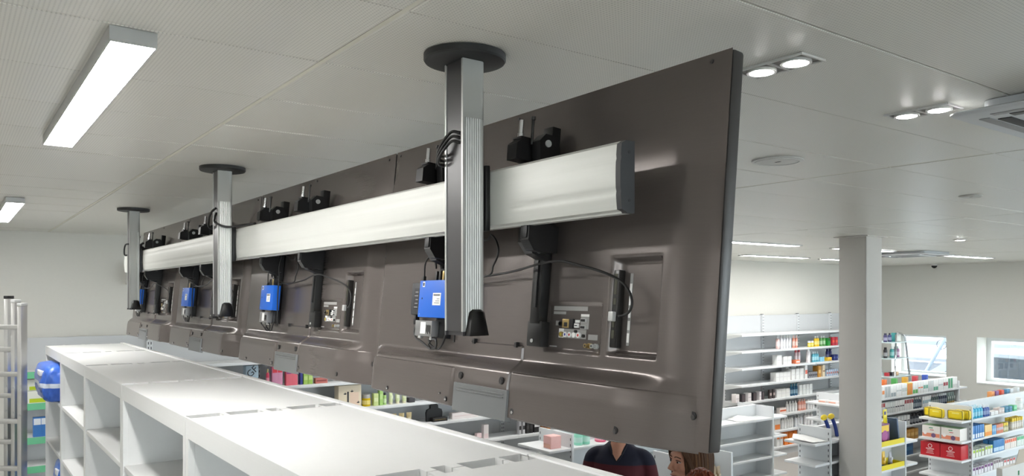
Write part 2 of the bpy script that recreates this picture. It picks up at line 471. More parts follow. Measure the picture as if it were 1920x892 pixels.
# dome camera, alarm sensor on the walls
t = thing('dome_camera', (XR-.06, 6.232, CEIL-.055), 'small dark dome camera under the ceiling above the window wall', 'camera')
MB().lathe([(.05, .03), (.05, .0545)], 20).obj('housing', SPOTF, t, 30)
MB().ellipsoid((0, 0, .03), (.045, .045, .045), 20, 10).obj('dome', mat('dark_dome', (28, 28, 32), .1), t, True)
t = thing('motion_sensor', (12.95, YW-.035, HCAM-.13), 'small white motion sensor high on the far wall right of the pillar', 'sensor')
bx('sensor_body', SPOTF, t, -.04, .04, -.01, .034, 0, .13, .012); bx('sensor_lens', LABELW, t, -.028, .028, -.016, -.008, .02, .075, .006)
t = thing('junction_box', (1.28, YW-.09, HCAM+.09), 'small white box on the far wall left of the farthest pole', 'wall box')
bx('box_body', SPOTF, t, -.05, .05, -.02, .089, 0, .18, .012); bx('box_edge', DARK, t, -.04, .04, -.018, .05, -.006, .002)

# =================================================================== OUTSIDE THE WINDOWS
struct(bx('street', mat('pale_paving', (188, 188, 186), .8), None, -60, 70, -60, 70, -.4, -.15))
struct(bx('road', mat('dark_asphalt', (58, 60, 66), .9), None, 24.5, 29.5, -40, 60, -.155, -.14))
struct(bx('kerb_strip', mat('kerb_grey', (96, 99, 104), .8), None, 30.2, 30.6, -40, 60, -.15, -.05))
GREENP = mat('green_print', (10, 110, 60), .6)
t = thing('facade', (34, 12, -.15), 'pale building across the street seen through the windows', 'building')
FAC = mat('pale_facade', (190, 194, 200), .8)
bx('facade_wall', FAC, t, 0, 4, -30, 30, 0, 9)
for k in range(9): bx('facade_band', mat('facade_band_grey', (104, 110, 120), .8), t, -.05, 0, -30, 30, .4+k*.9, .55+k*.9)
def car(x, y, rz, label, body, z=-.15):
    t = thing('parked_car', (x, y, z), label, 'car', rz=rz)
    pm = mat('car_paint_'+body[0], body[1], .2); gl = mat('car_glass', (45, 52, 60), .15)
    prof = [(-2.1, .35), (-2.15, .75), (-1.6, .92), (-.9, 1.42), (.75, 1.45), (1.45, 1.0), (2.15, .85), (2.2, .35)]
    MB().prism(prof, -.82, .82, 'y').obj('body', pm, t, 30)
    for s in (-1, 1):
        MB().prism([(-.95, .98), (-.62, 1.36), (.65, 1.38), (1.15, 1.0)], s*.822, s*.83, 'y').obj('side_window', gl, t)
    MB().add([(-1.56, -.7, .95), (-1.56, .7, .95), (-.93, .66, 1.40), (-.93, -.66, 1.40)], [(0, 1, 2, 3)]).xf(Matrix.Translation((-.02, 0, .01))).obj('windscreen', gl, t)
    for a in (-1.35, 1.35):
        for s in (-1, 1):
            wh = MB().lathe([(.31, -.1), (.33, -.06), (.33, .06), (.31, .1)], 24, (a, s*.76, .33), 'y').obj('wheel', DARK, t, 30)
            MB().lathe([(.2, -.105), (.2, .105)], 18, (a, s*.76, .33), 'y').obj('hub_cap', FIXM, wh, 30)
car(16.3, 6.0, 1.45, 'pale car parked outside the right hand window', ('pale', (120, 126, 132)))
car(16.6, 11.6, 1.5, 'silver car parked outside further left behind the left window', ('silver', (105, 112, 120)))
t = thing('street_sign', (30.0, 12.2, -.15), 'small green sign across the street seen through the right window', 'sign')
MB().lathe([(.03, 0), (.03, 1.3)], 10).obj('sign_post', FIXM, t); bx('sign_board', GREENP, t, -.02, .02, -.25, .25, 1.0, 1.3, .03)

def outside(px, py, x): a = ray(px, py); s = x/a[0]; return (a[0]*s, a[1]*s, HCAM+a[2]*s)
A, B = Vector(outside(1728, 712, 15.2)), Vector(outside(1772, 634, 15.2))
dn = (A-B)*((A.z+.15)/(B.z-A.z))
t = thing('slanted_pole', (A+dn)[:], 'pale slanted pole standing outside the left window', 'pole')
MB().tube([(0, 0, 0), (B-A-dn)*1.05], .035, 12, 1).obj('pole_shaft', mat('pole_grey', (112, 122, 134), .5), t, True)
MB().tube([(B-A-dn)*.93+Vector((0, .09*math.cos(a), .09*math.sin(a))) for a in [k*PI/6 for k in range(13)]], .008, 6, 1).obj('pole_ring', mat('ring_grey', (70, 75, 80), .5), t, True)
MB().lathe([(.12, 0), (.12, .03)], 16).obj('pole_foot', DARK, t)

# =================================================================== CEILING MOUNT: three poles and one long rail
PX = .892
POLES = (1.395, 3.19, 5.02)
RX0, RX1, RZ0, RZ1 = .935, .968, HCAM+.142, HCAM+.2675
RY0, RY1 = .966, 5.57
t = thing('display_ceiling_mount', (PX, POLES[1], CEIL), 'aluminium ceiling mount of three poles with black discs carrying one long horizontal rail', 'mount')
MOUNT = t
def pole_poly(rib):
    P = []
    # side facing the nearer end (minus Y), rounded towards the rail side
    n = 26
    for i in range(n+1):
        u = i/n
        if u < .62: x, y = -.028+.044*u/.62, -.036
        else:
            a = (u-.62)/.38*PI/2; x, y = .016+.014*math.sin(a), -.022-.014*math.cos(a)
        if rib and .1 < u < .95 and (i % 2): y += .0012; x -= .0006*(u > .62)
        P.append((x, y))
    Q = [(x, -y) for x, y in reversed(P)]
    ch = [(-.028, .030), (-.022, .030), (-.022, -.030), (-.028, -.030)]
    return P+Q+ch
ZP0, ZS = HCAM-.076, HCAM+.37
for i, py in enumerate(POLES):
    o = lambda name, mb, m, par=t, sm_=25: mb.xf(Matrix.Translation((0, py-POLES[1], -CEIL))).obj(name, m, par, sm_)
    pl = o('ceiling_plate', MB().lathe([(.078, CEIL-.017), (.085, CEIL-.0155), (.0875, CEIL-.012), (.0875, CEIL-.0003)], 56), PLATE)
    o('plate_collar', MB().prism([(x*1.0, y*1.0) for x, y in pole_poly(False)], CEIL-.02, CEIL-.016, 'z'), PLATE, pl)
    p = o('pole', MB().prism(pole_poly(True), ZP0, ZS, 'z'), ALUP, t, 15)
    o('pole_upper_sleeve', MB().prism([(x*1.004, y*1.004) for x, y in pole_poly(False)], ZS, CEIL-.018, 'z'), ALUP, p, 40)
    o('channel_cover', MB().prism([(-.0262, -.0296), (-.0262, .0296), (-.0232, .0296), (-.0232, -.0296)], ZP0, CEIL-.018, 'z'), CHAN, p)
    e = o('end_cap', MB().prism([(x*1.01, y*1.01) for x, y in pole_poly(False)], ZP0-.009, ZP0-.0002, 'z'), CHAN, t)
    capm = MB()
    pts0 = [(-.024, -.037), (.018, -.037), (.034, -.026), (.034, -.041), (.016, -.050), (-.020, -.050)]
    a = [(x, y, ZP0-.009) for x, y in pts0]; b = [(.005+(x-.005)*.62, y*.985 if y < -.045 else y, ZP0+.040) for x, y in pts0]
    c = [(.005+(x-.005)*.35, -.037-(abs(y)-.037)*.4, ZP0+.046) for x, y in pts0]
    capm.add(a+b+c, [(5, 4, 3, 2, 1, 0)]+[(k, (k+1) % 6, 6+(k+1) % 6, 6+k) for k in range(6)]+[(6+k, 6+(k+1) % 6, 12+(k+1) % 6, 12+k) for k in range(6)]+[tuple(range(12, 18))])
    o('cap_hook', capm, BLACKM, e, 50)
    # clamp joining pole and rail
    o('rail_clamp', MB().box(.0305, RX0-PX-.0002, -.034, .034, RZ0-.006, RZ1+.008, .003), BLACKM, t)
# rail: profile in X-Z, gently bowed face with two fine lines
def rail_poly():
    n = 18; P = []
    for i in range(n+1):
        z = RZ0+.006+(RZ1-RZ0-.012)*i/n; u = i/n*2-1
        x = RX0+.0035*u*u + (.0012 if i in (5, 14) else 0)
        P.append((x, z))
    return P+[(RX0+.012, RZ1), (RX1, RZ1), (RX1, RZ0), (RX0+.014, RZ0), (RX0+.012, RZ0+.003)]
M0 = Matrix.Translation((-PX, -POLES[1], -CEIL))
MB().prism(rail_poly(), RY0+.012, RY1-.012, 'y').xf(M0).obj('rail', ALU, t, 25)
for a, b in ((RY0, RY0+.0118), (RY1-.0118, RY1)):
    c = MB().prism([(x-.0015 if x < RX0+.011 else x, z) for x, z in rail_poly()], a, b, 'y').xf(M0).obj('rail_end_cap', mat('dark_end_cap', (40, 41, 44), .5) if a == RY0 else ALU, t, 30)
    if a == RY0:
        for z in (RZ0+.022, RZ1-.02):
            MB().lathe([(.003, -.0006), (.003, .0005)], 12, (RX0+.02-PX, a-POLES[1], z-CEIL), 'y').obj('cap_screw', DARK, c)

# =================================================================== SCREENS
TVW, TVH, PITCH = 1.243, .703, 1.25
TVX, TVY0, TVZ = 1.045, .866, HCAM-.269
TH = math.radians(5.305)
def tv_matrix(k): return Matrix.Translation((TVX, TVY0+PITCH*k, TVZ)) @ Matrix.Rotation(TH, 4, 'Y')
def tvp(px, py, off=0.0, k=0):
    """pixel -> (y,h) in a screen's own frame on the plane lying off behind its rear face"""
    a = Vector(ray(px, py)); n = Vector((math.cos(TH), 0, -math.sin(TH))); P0 = Vector((TVX, TVY0+PITCH*k, TVZ-HCAM))
    s = (n.dot(P0)-off)/n.dot(a); p = a*s
    L = Matrix.Rotation(-TH, 3, 'Y') @ (p-P0)
    return L.y, L.z
# TV shell material: brushed dark plastic-metal
TVM = mat('brushed_taupe_shell', (104, 97, 94), .27, .45, noise=.08, nscale=6, stretch=(1, 2.2, 160), bump=.05, spec=.6)
TVP = mat('grey_cover_plate', (112, 114, 115), .42, .3, noise=.03, nscale=20)
BEZ = mat('bezel_dark', (70, 68, 68), .3, .4)
SCREENM = mat('black_glass_screen', (8, 8, 9), .06)
def pocket(y, h, y0, y1, h0, h1, wl, wr, wb, wt):
    return min(sm(y0, y0+wr, y), sm(y1, y1-wl, y), sm(h0, h0+wb, h), sm(h1, h1-wt, h))
def D(y, h):
    d = .003 + .022*sm(0, .10, y)*sm(TVW, TVW-.022, y)*sm(.70, .52, h)
    lg = sm(.126, .091, h)*sm(.03, .19, y)*sm(TVW-.012, TVW-.085, y)
    d += .030*lg
    d += .004*sm(.02, .06, y)*sm(.10, .06, h)
    d *= sm(-.012, -.004, h) * .6 + .4
    d -= .022*pocket(y, h, .113, .247, .150, .342, .016, .007, .010, .010)
    d -= .0065*pocket(y, h, .262, .439, .148, .253, .006, .006, .006, .006)
    return d
tv = mk('flat_screen', None)
ny, nz = 300, 176
ysz = [TVW*i/ny for i in range(ny+1)]; zsz = [TVH*j/nz for j in range(nz+1)]
def hmin(y): return -.008*sm(.05, .25, y)*sm(TVW-.03, TVW-.13, y)
vs = []
for j, h in enumerate(zsz):
    for y in ysz:
        hh = h if h > .03 else hmin(y)+(h/.03)*(.03-hmin(y))
        vs.append((-D(y, hh), y, hh))
fs = [(j*(ny+1)+i, (j+1)*(ny+1)+i, (j+1)*(ny+1)+i+1, j*(ny+1)+i+1) for j in range(nz) for i in range(ny)]
MB().add(vs, fs).obj('back_shell', TVM, tv, True)
fr = bx('bezel', BEZ, tv, .0, .030, .0, TVW, .0, TVH, .006)
bx('screen', SCREENM, tv, .0302, .0315, .012, TVW-.012, .016, TVH-.012)
def patch(name, m, y0f, y1f, h0, h1, off, n=60, k=40, fade=lambda y: 1.0):
    """a moulded panel lying on the shell: y limits may depend on h"""
    vs = []; fs = []
    for j in range(k+1):
        h = h0+(h1-h0)*j/k; ya, yb = y0f(h), y1f(h)
        for i in range(n+1):
            y = ya+(yb-ya)*i/n
            e = 0 if (i in (0, n) or j in (0, k)) else 1
            vs.append((-(D(min(max(y, .002), TVW-.002), max(h, -.003))+off*e*fade(y)-(.001 if not e else 0)), y, h))
    for j in range(k):
        for i in range(n):
            a = j*(n+1)+i; fs.append((a, a+n+1, a+n+2, a+1))
    return MB().add(vs, fs).obj(name, m, tv, 40)
C = lambda v: (lambda h: v)
patch('stand_cover', TVM, lambda h: .507, lambda h: .721, .012, .156, .0045)
patch('lower_cover', TVM, C(.733), C(TVW-.062), -.004, .0905, .005)
patch('lower_cover', TVM, C(.02), C(.504), -.004, .0965, .007, fade=lambda y: sm(.03, .22, y))
cp = patch('cable_cover', TVP, C(.494), C(.719), -.012, .057, .0115)
MB().box(-.0735, -.0695, .510, .700, .0385, .0408, .001).box(-.0735, -.0695, .510, .700, .0450, .0473, .001).obj('grip_ridge', TVP, cp)
def screw(y, h, r=.0055, hole=True):
    r *= 1.2; d = D(y, h)+(.0065*sm(.03, .22, y) if y < 1.17 and h < .095 else 0)
    s = MB().lathe([(r, -d-.0008), (r, -d+.001)], 16, (0, y, h), 'x').obj('screw', DARK, tv, 40)
    MB().lathe([(r*.55, -d-.0022), (r*.6, -d-.0006)], 12, (0, y-r*.15, h-r*.25), 'x').obj('screw_head', CHROME if h < .1 and r < .007 else BEZ, s)
for y, h, r in ((.033, .060, .0062), (.167, .017, .0062), (.481, .013, .0055), (.756, .011, .005), (1.065, .008, .0042), (.530, .075, .0072), (.697, .073, .0072),
                (.044, .689, .0035), (.623, .692, .0035), (1.220, .690, .0035), (.785, .022, .002), (.712, .139, .003), (.522, .139, .003)):
    screw(y, h, r)
for y in (.53, .70): bx('clip', DARK, tv, -.034, -.022, y-.004, y+.004, .150, .162)
# pocket connector strip and label
ps = bx('side_connector_strip', mat('smoked_connector_strip', (30, 29, 28), .3), tv, -.020, -.0035, .226, .243, .166, .318, .003)
for z0, z1 in ((.184, .200), (.206, .222), (.25, .262), (.27, .31)): bx('port_slot', mat('port_slot_olive', (70, 70, 55), .5), ps, -.0208, -.019, .231, .238, z0, z1)
bx('side_label_strip', LABELG, tv, -.0042, -.0015, .205, .212, .172, .312)
for k in range(5): bx('side_label_mark', LABELW, tv, -.0046, -.0040, .2055, .2115, .178+k*.024, .196+k*.024)
# input panel
ip = D(.38, .2)
ipn = mk('input_panel', None, tv, (-ip-.0004, -.0255, 0))
bx('print_block', LABELG, ipn, -.0004, .0008, .338, .445, .236, .245); bx('print_block', LABELG, ipn, -.0004, .0008, .405, .445, .228, .234)
bx('print_block', LABELG, ipn, -.0004, .0008, .423, .436, .204, .214); bx('print_block', LABELW, ipn, -.0004, .0008, .332, .357, .2245, .2295)
bx('print_block', LABELG, ipn, -.0004, .0008, .303, .331, .178, .189); bx('print_block', LABELG, ipn, -.0004, .0008, .428, .452, .1585, .161)
bx('port_label', LABELG, ipn, -.0003, .0008, .332, .357, .199, .2245); bx('jack_label', LABELW, ipn, -.0004, .0008, .408, .424, .179, .198)
bx('jack_label', LABELG, ipn, -.0003, .0008, .338, .408, .179, .198)
q = bx('network_port', GOLD, ipn, -.006, .001, .388, .409, .200, .218, .001); bx('port_hole', DARK, q, -.0064, -.002, .392, .402, .2025, .211)
MB().lathe(ring(.004, .0055, -.006, .001), 16, (0, .416, .208), 'x', cap=False).obj('cable_clip', DARK, ipn)
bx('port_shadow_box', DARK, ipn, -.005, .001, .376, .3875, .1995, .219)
q = bx('usb_port', LABELW, ipn, -.004, .001, .361, .373, .201, .210, .001); bx('port_hole', DARK, q, -.0044, -.001, .363, .371, .2045, .2065)
bx('print_block', LABELW, ipn, -.0004, .0008, .360, .374, .2115, .217)
for z in (.2165, .2025): q = bx('hdmi_port', FIXM, ipn, -.004, .001, .338, .3545, z-.004, z+.004, .001); bx('port_hole', DARK, q, -.0046, -.001, .340, .3525, z-.0025, z+.0025)
for k, cc in enumerate(((210, 200, 40), (50, 60, 150), (190, 40, 35), (235, 235, 230), (190, 40, 35))):
    y = .413-.0145*k*.95
    q = MB().lathe(ring(.0028, .0056, -.005, .001), 16, (0, y, .186), 'x', cap=False).obj('jack_ring', LABELW if k else GOLD, ipn)
    MB().lathe([(.0030, -.0045), (.0030, .0005)], 12, (0, y, .186), 'x').obj('jack_core', mat('jack_%d' % k, cc, .4), q)
MB().lathe([(.003, -.005), (.003, .001)], 12, (0, .368, .1935), 'x').obj('audio_jack', DARK, ipn)
MB().lathe([(.0035, -.004), (.0035, .001)], 12, (0, .344, .185), 'x').obj('audio_jack', DARK, ipn)
for y in (.322, .303):
    q = MB().lathe([(.0055, .001), (.0055, -.006), (.0042, -.006), (.0042, -.016)], 14, (0, y, .166), 'x').obj('aerial_socket', GOLD if y > .31 else FIXM, ipn, 30)
    MB().lathe([(.0025, -.0162), (.0025, -.0155)], 10, (0, y, .166), 'x').obj('socket_pin', DARK, q)
# side lighting edge between shells is left to the real gap; now the four copies
NAMES = ['nearest, at the right end of the row', 'second from the right', 'third from the right, crossed by the middle pole', 'farthest, at the left end of the row']
SHORT = ['nearest screen', 'second screen from right', 'third screen from right', 'farthest left screen']
for k in range(4):
    o = tv if k == 0 else dup(tv)
    o.matrix_world = tv_matrix(k)
    tag(o, 'back of a brushed taupe television, '+NAMES[k], 'television', 'four hanging screens in a row')

# ---- mounting brackets, two per screen (frame: screen's own)
def bracket_proto():
    t = mk('screen_bracket', None)
    # strip lies on the shell at y 0; x negative = away from the screen. h measured from the screen's lower edge
    m = MB(); m.box(-.050, -.026, -.016, .016, .205, .63, .002); m.box(-.053, -.050, -.004, .004, .24, .42)
    m.obj('strip', BLACKM, t)
    m = MB(); m.box(-.048, -.026, -.025, .024, .156, .21, .002); m.obj('strip_foot', BLACKM, t)
    MB().lathe([(.004, -.050), (.004, -.046)], 12, (0, .005, .168), 'x').obj('foot_bolt', FIXM, t)
    # lower latch under the rail
    q = MB().prism([(-.128, .405), (-.128, .372), (-.112, .352), (-.05, .352), (-.05, .408), (-.115, .412)], -.062, -.034, 'y').obj('latch_block', BLACKM, t, 30)
    bx('latch_rib', DARK, q, -.131, -.127, -.058, -.038, .376, .404, .001)
    q = MB().prism([(-.105, .408), (-.105, .372), (-.085, .350), (-.045, .338), (-.045, .408)], -.024, .004, 'y').obj('cam_plate', BLACKM, t, 30)
    for a, b in ((-.070, .358), (-.085, .39)): MB().lathe([(.006, -.0285), (.006, -.0225)], 14, (a, 0, b), 'y').obj('cam_bolt', FIXM, q)
    # upper hook above the rail with adjusting screws
    q = MB().prism([(-.135, .545), (-.135, .578), (-.118, .592), (-.05, .592), (-.05, .535), (-.1, .535), (-.1, .545)], -.008, .026, 'y').obj('hook_block', BLACKM, t, 30)
    MB().lathe([(.0075, .55), (.0075, .605), (.0055, .606), (.0055, .634)], 16, (-.112, .012, 0)).obj('adjusting_screw', CHROME, q, 30)
    MB().lathe([(.003, .58), (.003, .632), (.0048, .633), (.0048, .640)], 12, (-.100, -.012, 0)).obj('lock_screw', BLACKM, q, 30)
    bx('screw_tab', BLACKM, q, -.122, -.098, -.004, .028, .592, .596)
    q = MB().prism([(-.095, .545), (-.1, .585), (-.085, .602), (-.06, .602), (-.045, .58), (-.04, .535)], -.040, -.012, 'y').obj('tilt_arm', BLACKM, t, 30)
    MB().lathe([(.0075, -.043), (.0075, -.0395)], 16, (-.078, 0, .582), 'y').obj('tilt_bolt', FIXM, q)
    return t
br = bracket_proto(); first = True
for k in range(4):
    for yb, side in ((.447, 'right'), (.842, 'left')):
        o = br if first else dup(br); first = False
        o.matrix_world = tv_matrix(k) @ Matrix.Translation((0, yb, 0))
        tag(o, 'black hook bracket, %s of two behind the %s' % (side, SHORT[k]), 'bracket', 'black screen brackets')

# ---- media player, power adapter, splitter box and cables on each screen
def at_tv(o, k, loc): o.matrix_world = tv_matrix(k) @ Matrix.Translation(loc)
def player_proto():
    t = mk('media_player', None)
    bx('case', BLUE, t, -.062, -.034, 0, .138, 0, .094, .002)
    q = bx('sticker', LABELW, t, -.0626, -.0618, .028, .067, .031, .062, .0003)
    for k in range(12): bx('barcode_bar', INK, q, -.0630, -.0625, .033+k*.0026, .0342+k*.0026, .0545, .0585)
    for k in range(3): bx('sticker_line', LABELG, q, -.0630, -.0625, .034, .058-.006*k, .036+.005*k, .038+.005*k)
    q = bx('corner_sticker', LABELW, t, -.0626, -.0618, .111, .122, .077, .091, .0003); bx('corner_mark', INK, q, -.063, -.0625, .1135, .1195, .080, .088)
    MB().lathe([(.0022, -.0625), (.0022, -.0615)], 10, (0, .121, .048), 'x').obj('screw_hole', DARK, t); MB().lathe([(.0015, -.0625), (.0015, -.0615)], 10, (0, .128, .008), 'x').obj('screw_hole', FIXM, t)
    for y in (.02, .035, .052, .07): bx('cable_plug', DARK if y != .035 else GOLD, t, -.054, -.042, y, y+.008, .0935, .118, .001)
    return t
def adapter_proto():
    t = mk('power_adapter', None)
    ad = mat('adapter_black', (48, 49, 52), .45)
    bx('case', ad, t, -.055, -.031, 0, .052, 0, .085, .004)
    q = bx('rating_label', INK, t, -.0555, -.0548, .010, .036, .014, .070, .0003)
    for k in range(5): bx('print_line', LABELG, q, -.0559, -.0554, .014, .032-.003*(k % 3), .019+.010*k, .021+.010*k)
    bx('strain_relief', DARK, t, -.046, -.038, .008, .017, .085, .104, .002); bx('strain_relief', DARK, t, -.049, -.037, .030, .042, -.026, 0, .002)
    return t
def splitter_proto():
    t = mk('splitter_box', None)
    bx('case', mat('silver_case', (150, 150, 150), .35, .7), t, -.052, -.03, 0, .085, 0, .040, .001)
    q = bx('sticker', LABELW, t, -.0526, -.0518, .030, .056, .006, .036, .0003)
    for k in range(6): bx('port_slot', DARK, t, -.0525, -.050, .004+.004*k, .0065+.004*k, .006+.003*(k % 3), .028+.002*(k % 2))
    bx('foot_bracket', FIXM, t, -.034, -.026, .085, .098, -.006, .03); bx('screw_tab', FIXM, t, -.045, -.03, .01, .02, -.008, 0)
    return t
pp, ap, sp_ = player_proto(), adapter_proto(), splitter_proto()
def curve3(name, pts, r, label, group, k, m=RUB, n=8):
    o = MB().tube(pts, r, n, 6).obj(name, m, None, True)
    o.matrix_world = tv_matrix(k); return tag(o, label, 'cable', group)
def L(px, py, off): y, h = tvp(px, py, off); return (-off, y, h)
hd = [(-.06, .83, .33), L(880, 520, .05), L(915, 517, .05), L(965, 508, .055), L(1010, 495, .075), L(1050, 489, .075), L(1085, 497, .065), L(1125, 508, .05), L(1160, 524, .035), L(1178, 543, .03), L(1185, 565, .03), L(1181, 582, .03), L(1172, 590, .028), L(1160, 592, .024)]
hd2 = [(-.058, .83, .338)] + [(p[0]+.004, p[1]+.006, p[2]+.007) for p in hd[1:-4]] + [(-.03, .20, .235)]
loop = [(-.05, .80, .43), L(908, 450, .06), L(921, 440, .06), L(932, 455, .06), L(934, 475, .06), L(925, 497, .06), L(912, 517, .06), (-.06, .80, .31)]
for k in range(4):
    a, b, c = (pp, ap, sp_) if k == 0 else (dup(pp), dup(ap), dup(sp_))
    at_tv(a, k, (-.0215, .757, .206)); at_tv(b, k, (0, .936, .213)); at_tv(c, k, (-.018, .842, .158))
    tag(a, 'bright blue media player with white sticker behind the '+SHORT[k], 'media player', 'blue media players')
    tag(b, 'black power adapter beside the blue player, '+'behind the '+SHORT[k], 'power adapter', 'power adapters')
    tag(c, 'small silver box under the blue player behind the '+SHORT[k], 'splitter', 'silver splitter boxes')
    q = curve3('video_cable', hd, .0026, 'black cable arching to the socket pocket of the '+SHORT[k], 'video cables', k)
    MB().box(-.0312, -.0213, .226, .240, hd[-1][2]-.011, hd[-1][2]+.008, .002).obj('plug', FIXM, q)
    curve3('looped_cable', loop, .0024, 'thin cable hanging in a loop from the rail, behind the '+SHORT[k], 'looped cables', k)
    curve3('adapter_lead', [(-.042, .9485, .316), (-.045, .945, .345), (-.05, .925, .362), (-.055, .895, .368), (-.06, .875, .36), (-.06, .862, .345), (-.055, .868, .335), (-.05, .88, .343), (-.058, .872, .362), (-.06, .852, .352), (-.052, .836, .324)], .0022,
           'lead coiled above the blue player behind the '+SHORT[k], 'adapter leads', k)
    curve3('mains_lead', [(-.043, .972, .187), (-.05, .965, .165), (-.055, .94, .150), (-.06, .90, .142), (-.06, .86, .128), (-.06, .83, .133), (-.058, .84, .155), (-.06, .866, .153), (-.06, .858, .138), (-.055, .83, .128), (-.06, .80, .142), (-.058, .79, .165)], .0028,
           'thick mains lead bundled below the silver box behind the '+SHORT[k], 'mains leads', k)
    curve3('strap_tie', [(-.062, .852, .128), (-.068, .853, .138), (-.062, .852, .148)], .0016, 'black cable tie around the lead bundle of the '+SHORT[k], 'cable ties', k, DARK)
    curve3('network_cable', [(-.07, .735, .41), (-.075, .74, .37), (-.07, .745, .33), (-.07, .742, .26), (-.066, .738, .19), (-.06, .745, .15)], .0024, 'cable running down beside the blue player of the '+SHORT[k], 'network cables', k)
# cable loops on the poles (world frame)
def wcable(name, pts, r, label):
    return tag(MB().tube(pts, r, 8, 7).obj(name, RUB, None, True), label, 'cable', 'cables on the poles')
x0 = PX-.030
for i, (dy, dz) in enumerate(((0, .020), (0, .010), (0, 0))):
    y = POLES[0]
    wcable('pole_cable', [(x0+.004, y-.022+dy, HCAM+.318+dz), (x0-.006, y-.004+dy, HCAM+.322+dz), (x0-.013, y+.022+dy, HCAM+.302+dz), (x0-.010, y+.042, HCAM+.282+dz), (x0+.02, y+.050, HCAM+.278+dz), (RX0+.010, y+.062, RZ1+.008+dz), (RX1+.01, y+.066, RZ1+.005+dz)], .0032,
           'black cable looping out of the slot of the nearest pole, strand %s' % ('top', 'middle', 'bottom')[i])
y = POLES[1]
wcable('pole_cable', [(x0+.002, y-.015, HCAM+.325), (x0-.008, y-.03, HCAM+.305), (x0-.010, y-.045, HCAM+.285), (PX, y-.062, HCAM+.268), (RX0+.01, y-.12, RZ1+.008), (RX0+.015, y-.22, RZ1+.006)], .0045, 'black cable bending from the middle pole onto the rail')
wcable('pole_cable', [(x0+.002, y-.010, HCAM+.345), (x0-.010, y+.01, HCAM+.33), (x0-.012, y+.045, HCAM+.30), (x0, y+.06, HCAM+.27), (RX0+.02, y+.10, RZ1+.006)], .0045, 'black cable leaving the middle pole towards the far end')
y = POLES[2]
wcable('pole_cable', [(x0+.002, y-.010, HCAM+.30), (x0-.012, y+.01, HCAM+.295), (x0-.014, y+.035, HCAM+.26), (x0-.006, y+.045, HCAM+.235), (x0+.03, y+.05, HCAM+.25), (RX0+.015, y+.06, RZ1+.006)], .0045, 'black cable loop on the farthest pole')

# =================================================================== WHITE OPEN SHELVING UNITS UNDER THE SCREENS
UX0, UD, UW, UH = .558, .497, 1.013, HCAM-.353
YJ = [.34, 1.355, 2.37, 3.385, 4.40, 5.4145]
def unit_proto():
    t = mk('open_shelving_unit', None)
    nt = [(.006, .104), (.119, .218), (.242, .277), (.306, .404), (.414, .474)]
    g = .0015
    # comb-shaped top: notches at both short ends
    poly = [(0, g)]
    for a, b in nt: poly += [(a, g), (a, .030), (b, .030), (b, g)]
    poly += [(UD, g), (UD, UW-g)]
    for a, b in reversed(nt): poly += [(b, UW-g), (b, UW-.030), (a, UW-.030), (a, UW-g)]
    poly += [(0, UW-g)]
    bm = bmesh.new()
    vb = [bm.verts.new((x, y, UH-.018)) for x, y in poly]; f = bm.faces.new(vb)
    r = bmesh.ops.extrude_face_region(bm, geom=[f]); bmesh.ops.translate(bm, vec=(0, 0, .018), verts=[v for v in r['geom'] if isinstance(v, bmesh.types.BMVert)])
    bmesh.ops.recalc_face_normals(bm, faces=bm.faces)
    bmesh.ops.triangulate(bm, faces=[f for f in bm.faces if len(f.verts) > 4])
    me = bpy.data.meshes.new('top_panel'); bm.to_mesh(me); bm.free(); me.materials.append(WHITE)
    top = mk('top_panel', me, t)
    bx('back_rim', mat('bright_white_edge', (246, 246, 246), .35), t, UD-.026, UD, g, UW-g, UH, UH+.005, .0015)
    bx('fascia', WHITE, t, 0, .018, g, UW-g, UH-.058, UH-.0181)
    for y in (g, UW-.030):
        bx('side_panel', WHITE, t, .0, UD-.019, y, y+.0285, 0, UH-.0585 if False else UH-.034, .001) if False else \
        MB().box(.0185, UD-.0205, y, y+.0285, 0, UH-.075).box(0, .0183, y, y+.0285, 0, UH-.0585).obj('side_panel', WHITE, t)
    bx('back_panel', SHELFG, t, UD-.020, UD, g, UW-g, 0, UH-.0185)
    bx('slot_shade_block', DARK, t, .244, .275, .004, .028, UH-.0745, UH-.05); bx('slot_shade_block', DARK, t, .244, .275, UW-.028, UW-.004, UH-.0745, UH-.05)  # black block stands in for the shade inside the small deep slot
    for y in (.002, UW-.029):
        for a, b in nt:
            if b-a > .05: bx('slot_plate', mat('grey_slot_plate', (140, 144, 148), .5, .2), t, a-.004, b+.004, y, y+.027, UH-.040, UH-.036)
    z = UH-.317
    for k in range(6):
        bx('shelf', WHITE, t, .004, UD-.0205, .0305, UW-.0305, z-.022, z, .001); z -= .322
    bx('plinth', WHITE, t, .03, .05, .0305, UW-.0305, 0, z+.322-.022)
    return t
up = unit_proto()
UL = ['white open shelving unit at the bottom edge, nearest the viewer', 'white open shelving unit second from the viewer, large bare top', 'white open shelving unit third from the viewer under the middle screens',
      'white open shelving unit fourth from the viewer, left of a double upright', 'white open shelving unit fifth from the viewer with packs inside', 'white open shelving unit at the far end with a blue pack on top shelf']
for i, y in enumerate(YJ):
    o = up if i == 0 else dup(up)
    o.location = (UX0, y, 0); tag(o, UL[i], 'shelving unit', 'white shelving units in a row')
    if i == 5: o.scale = (1, .89/UW, 1)

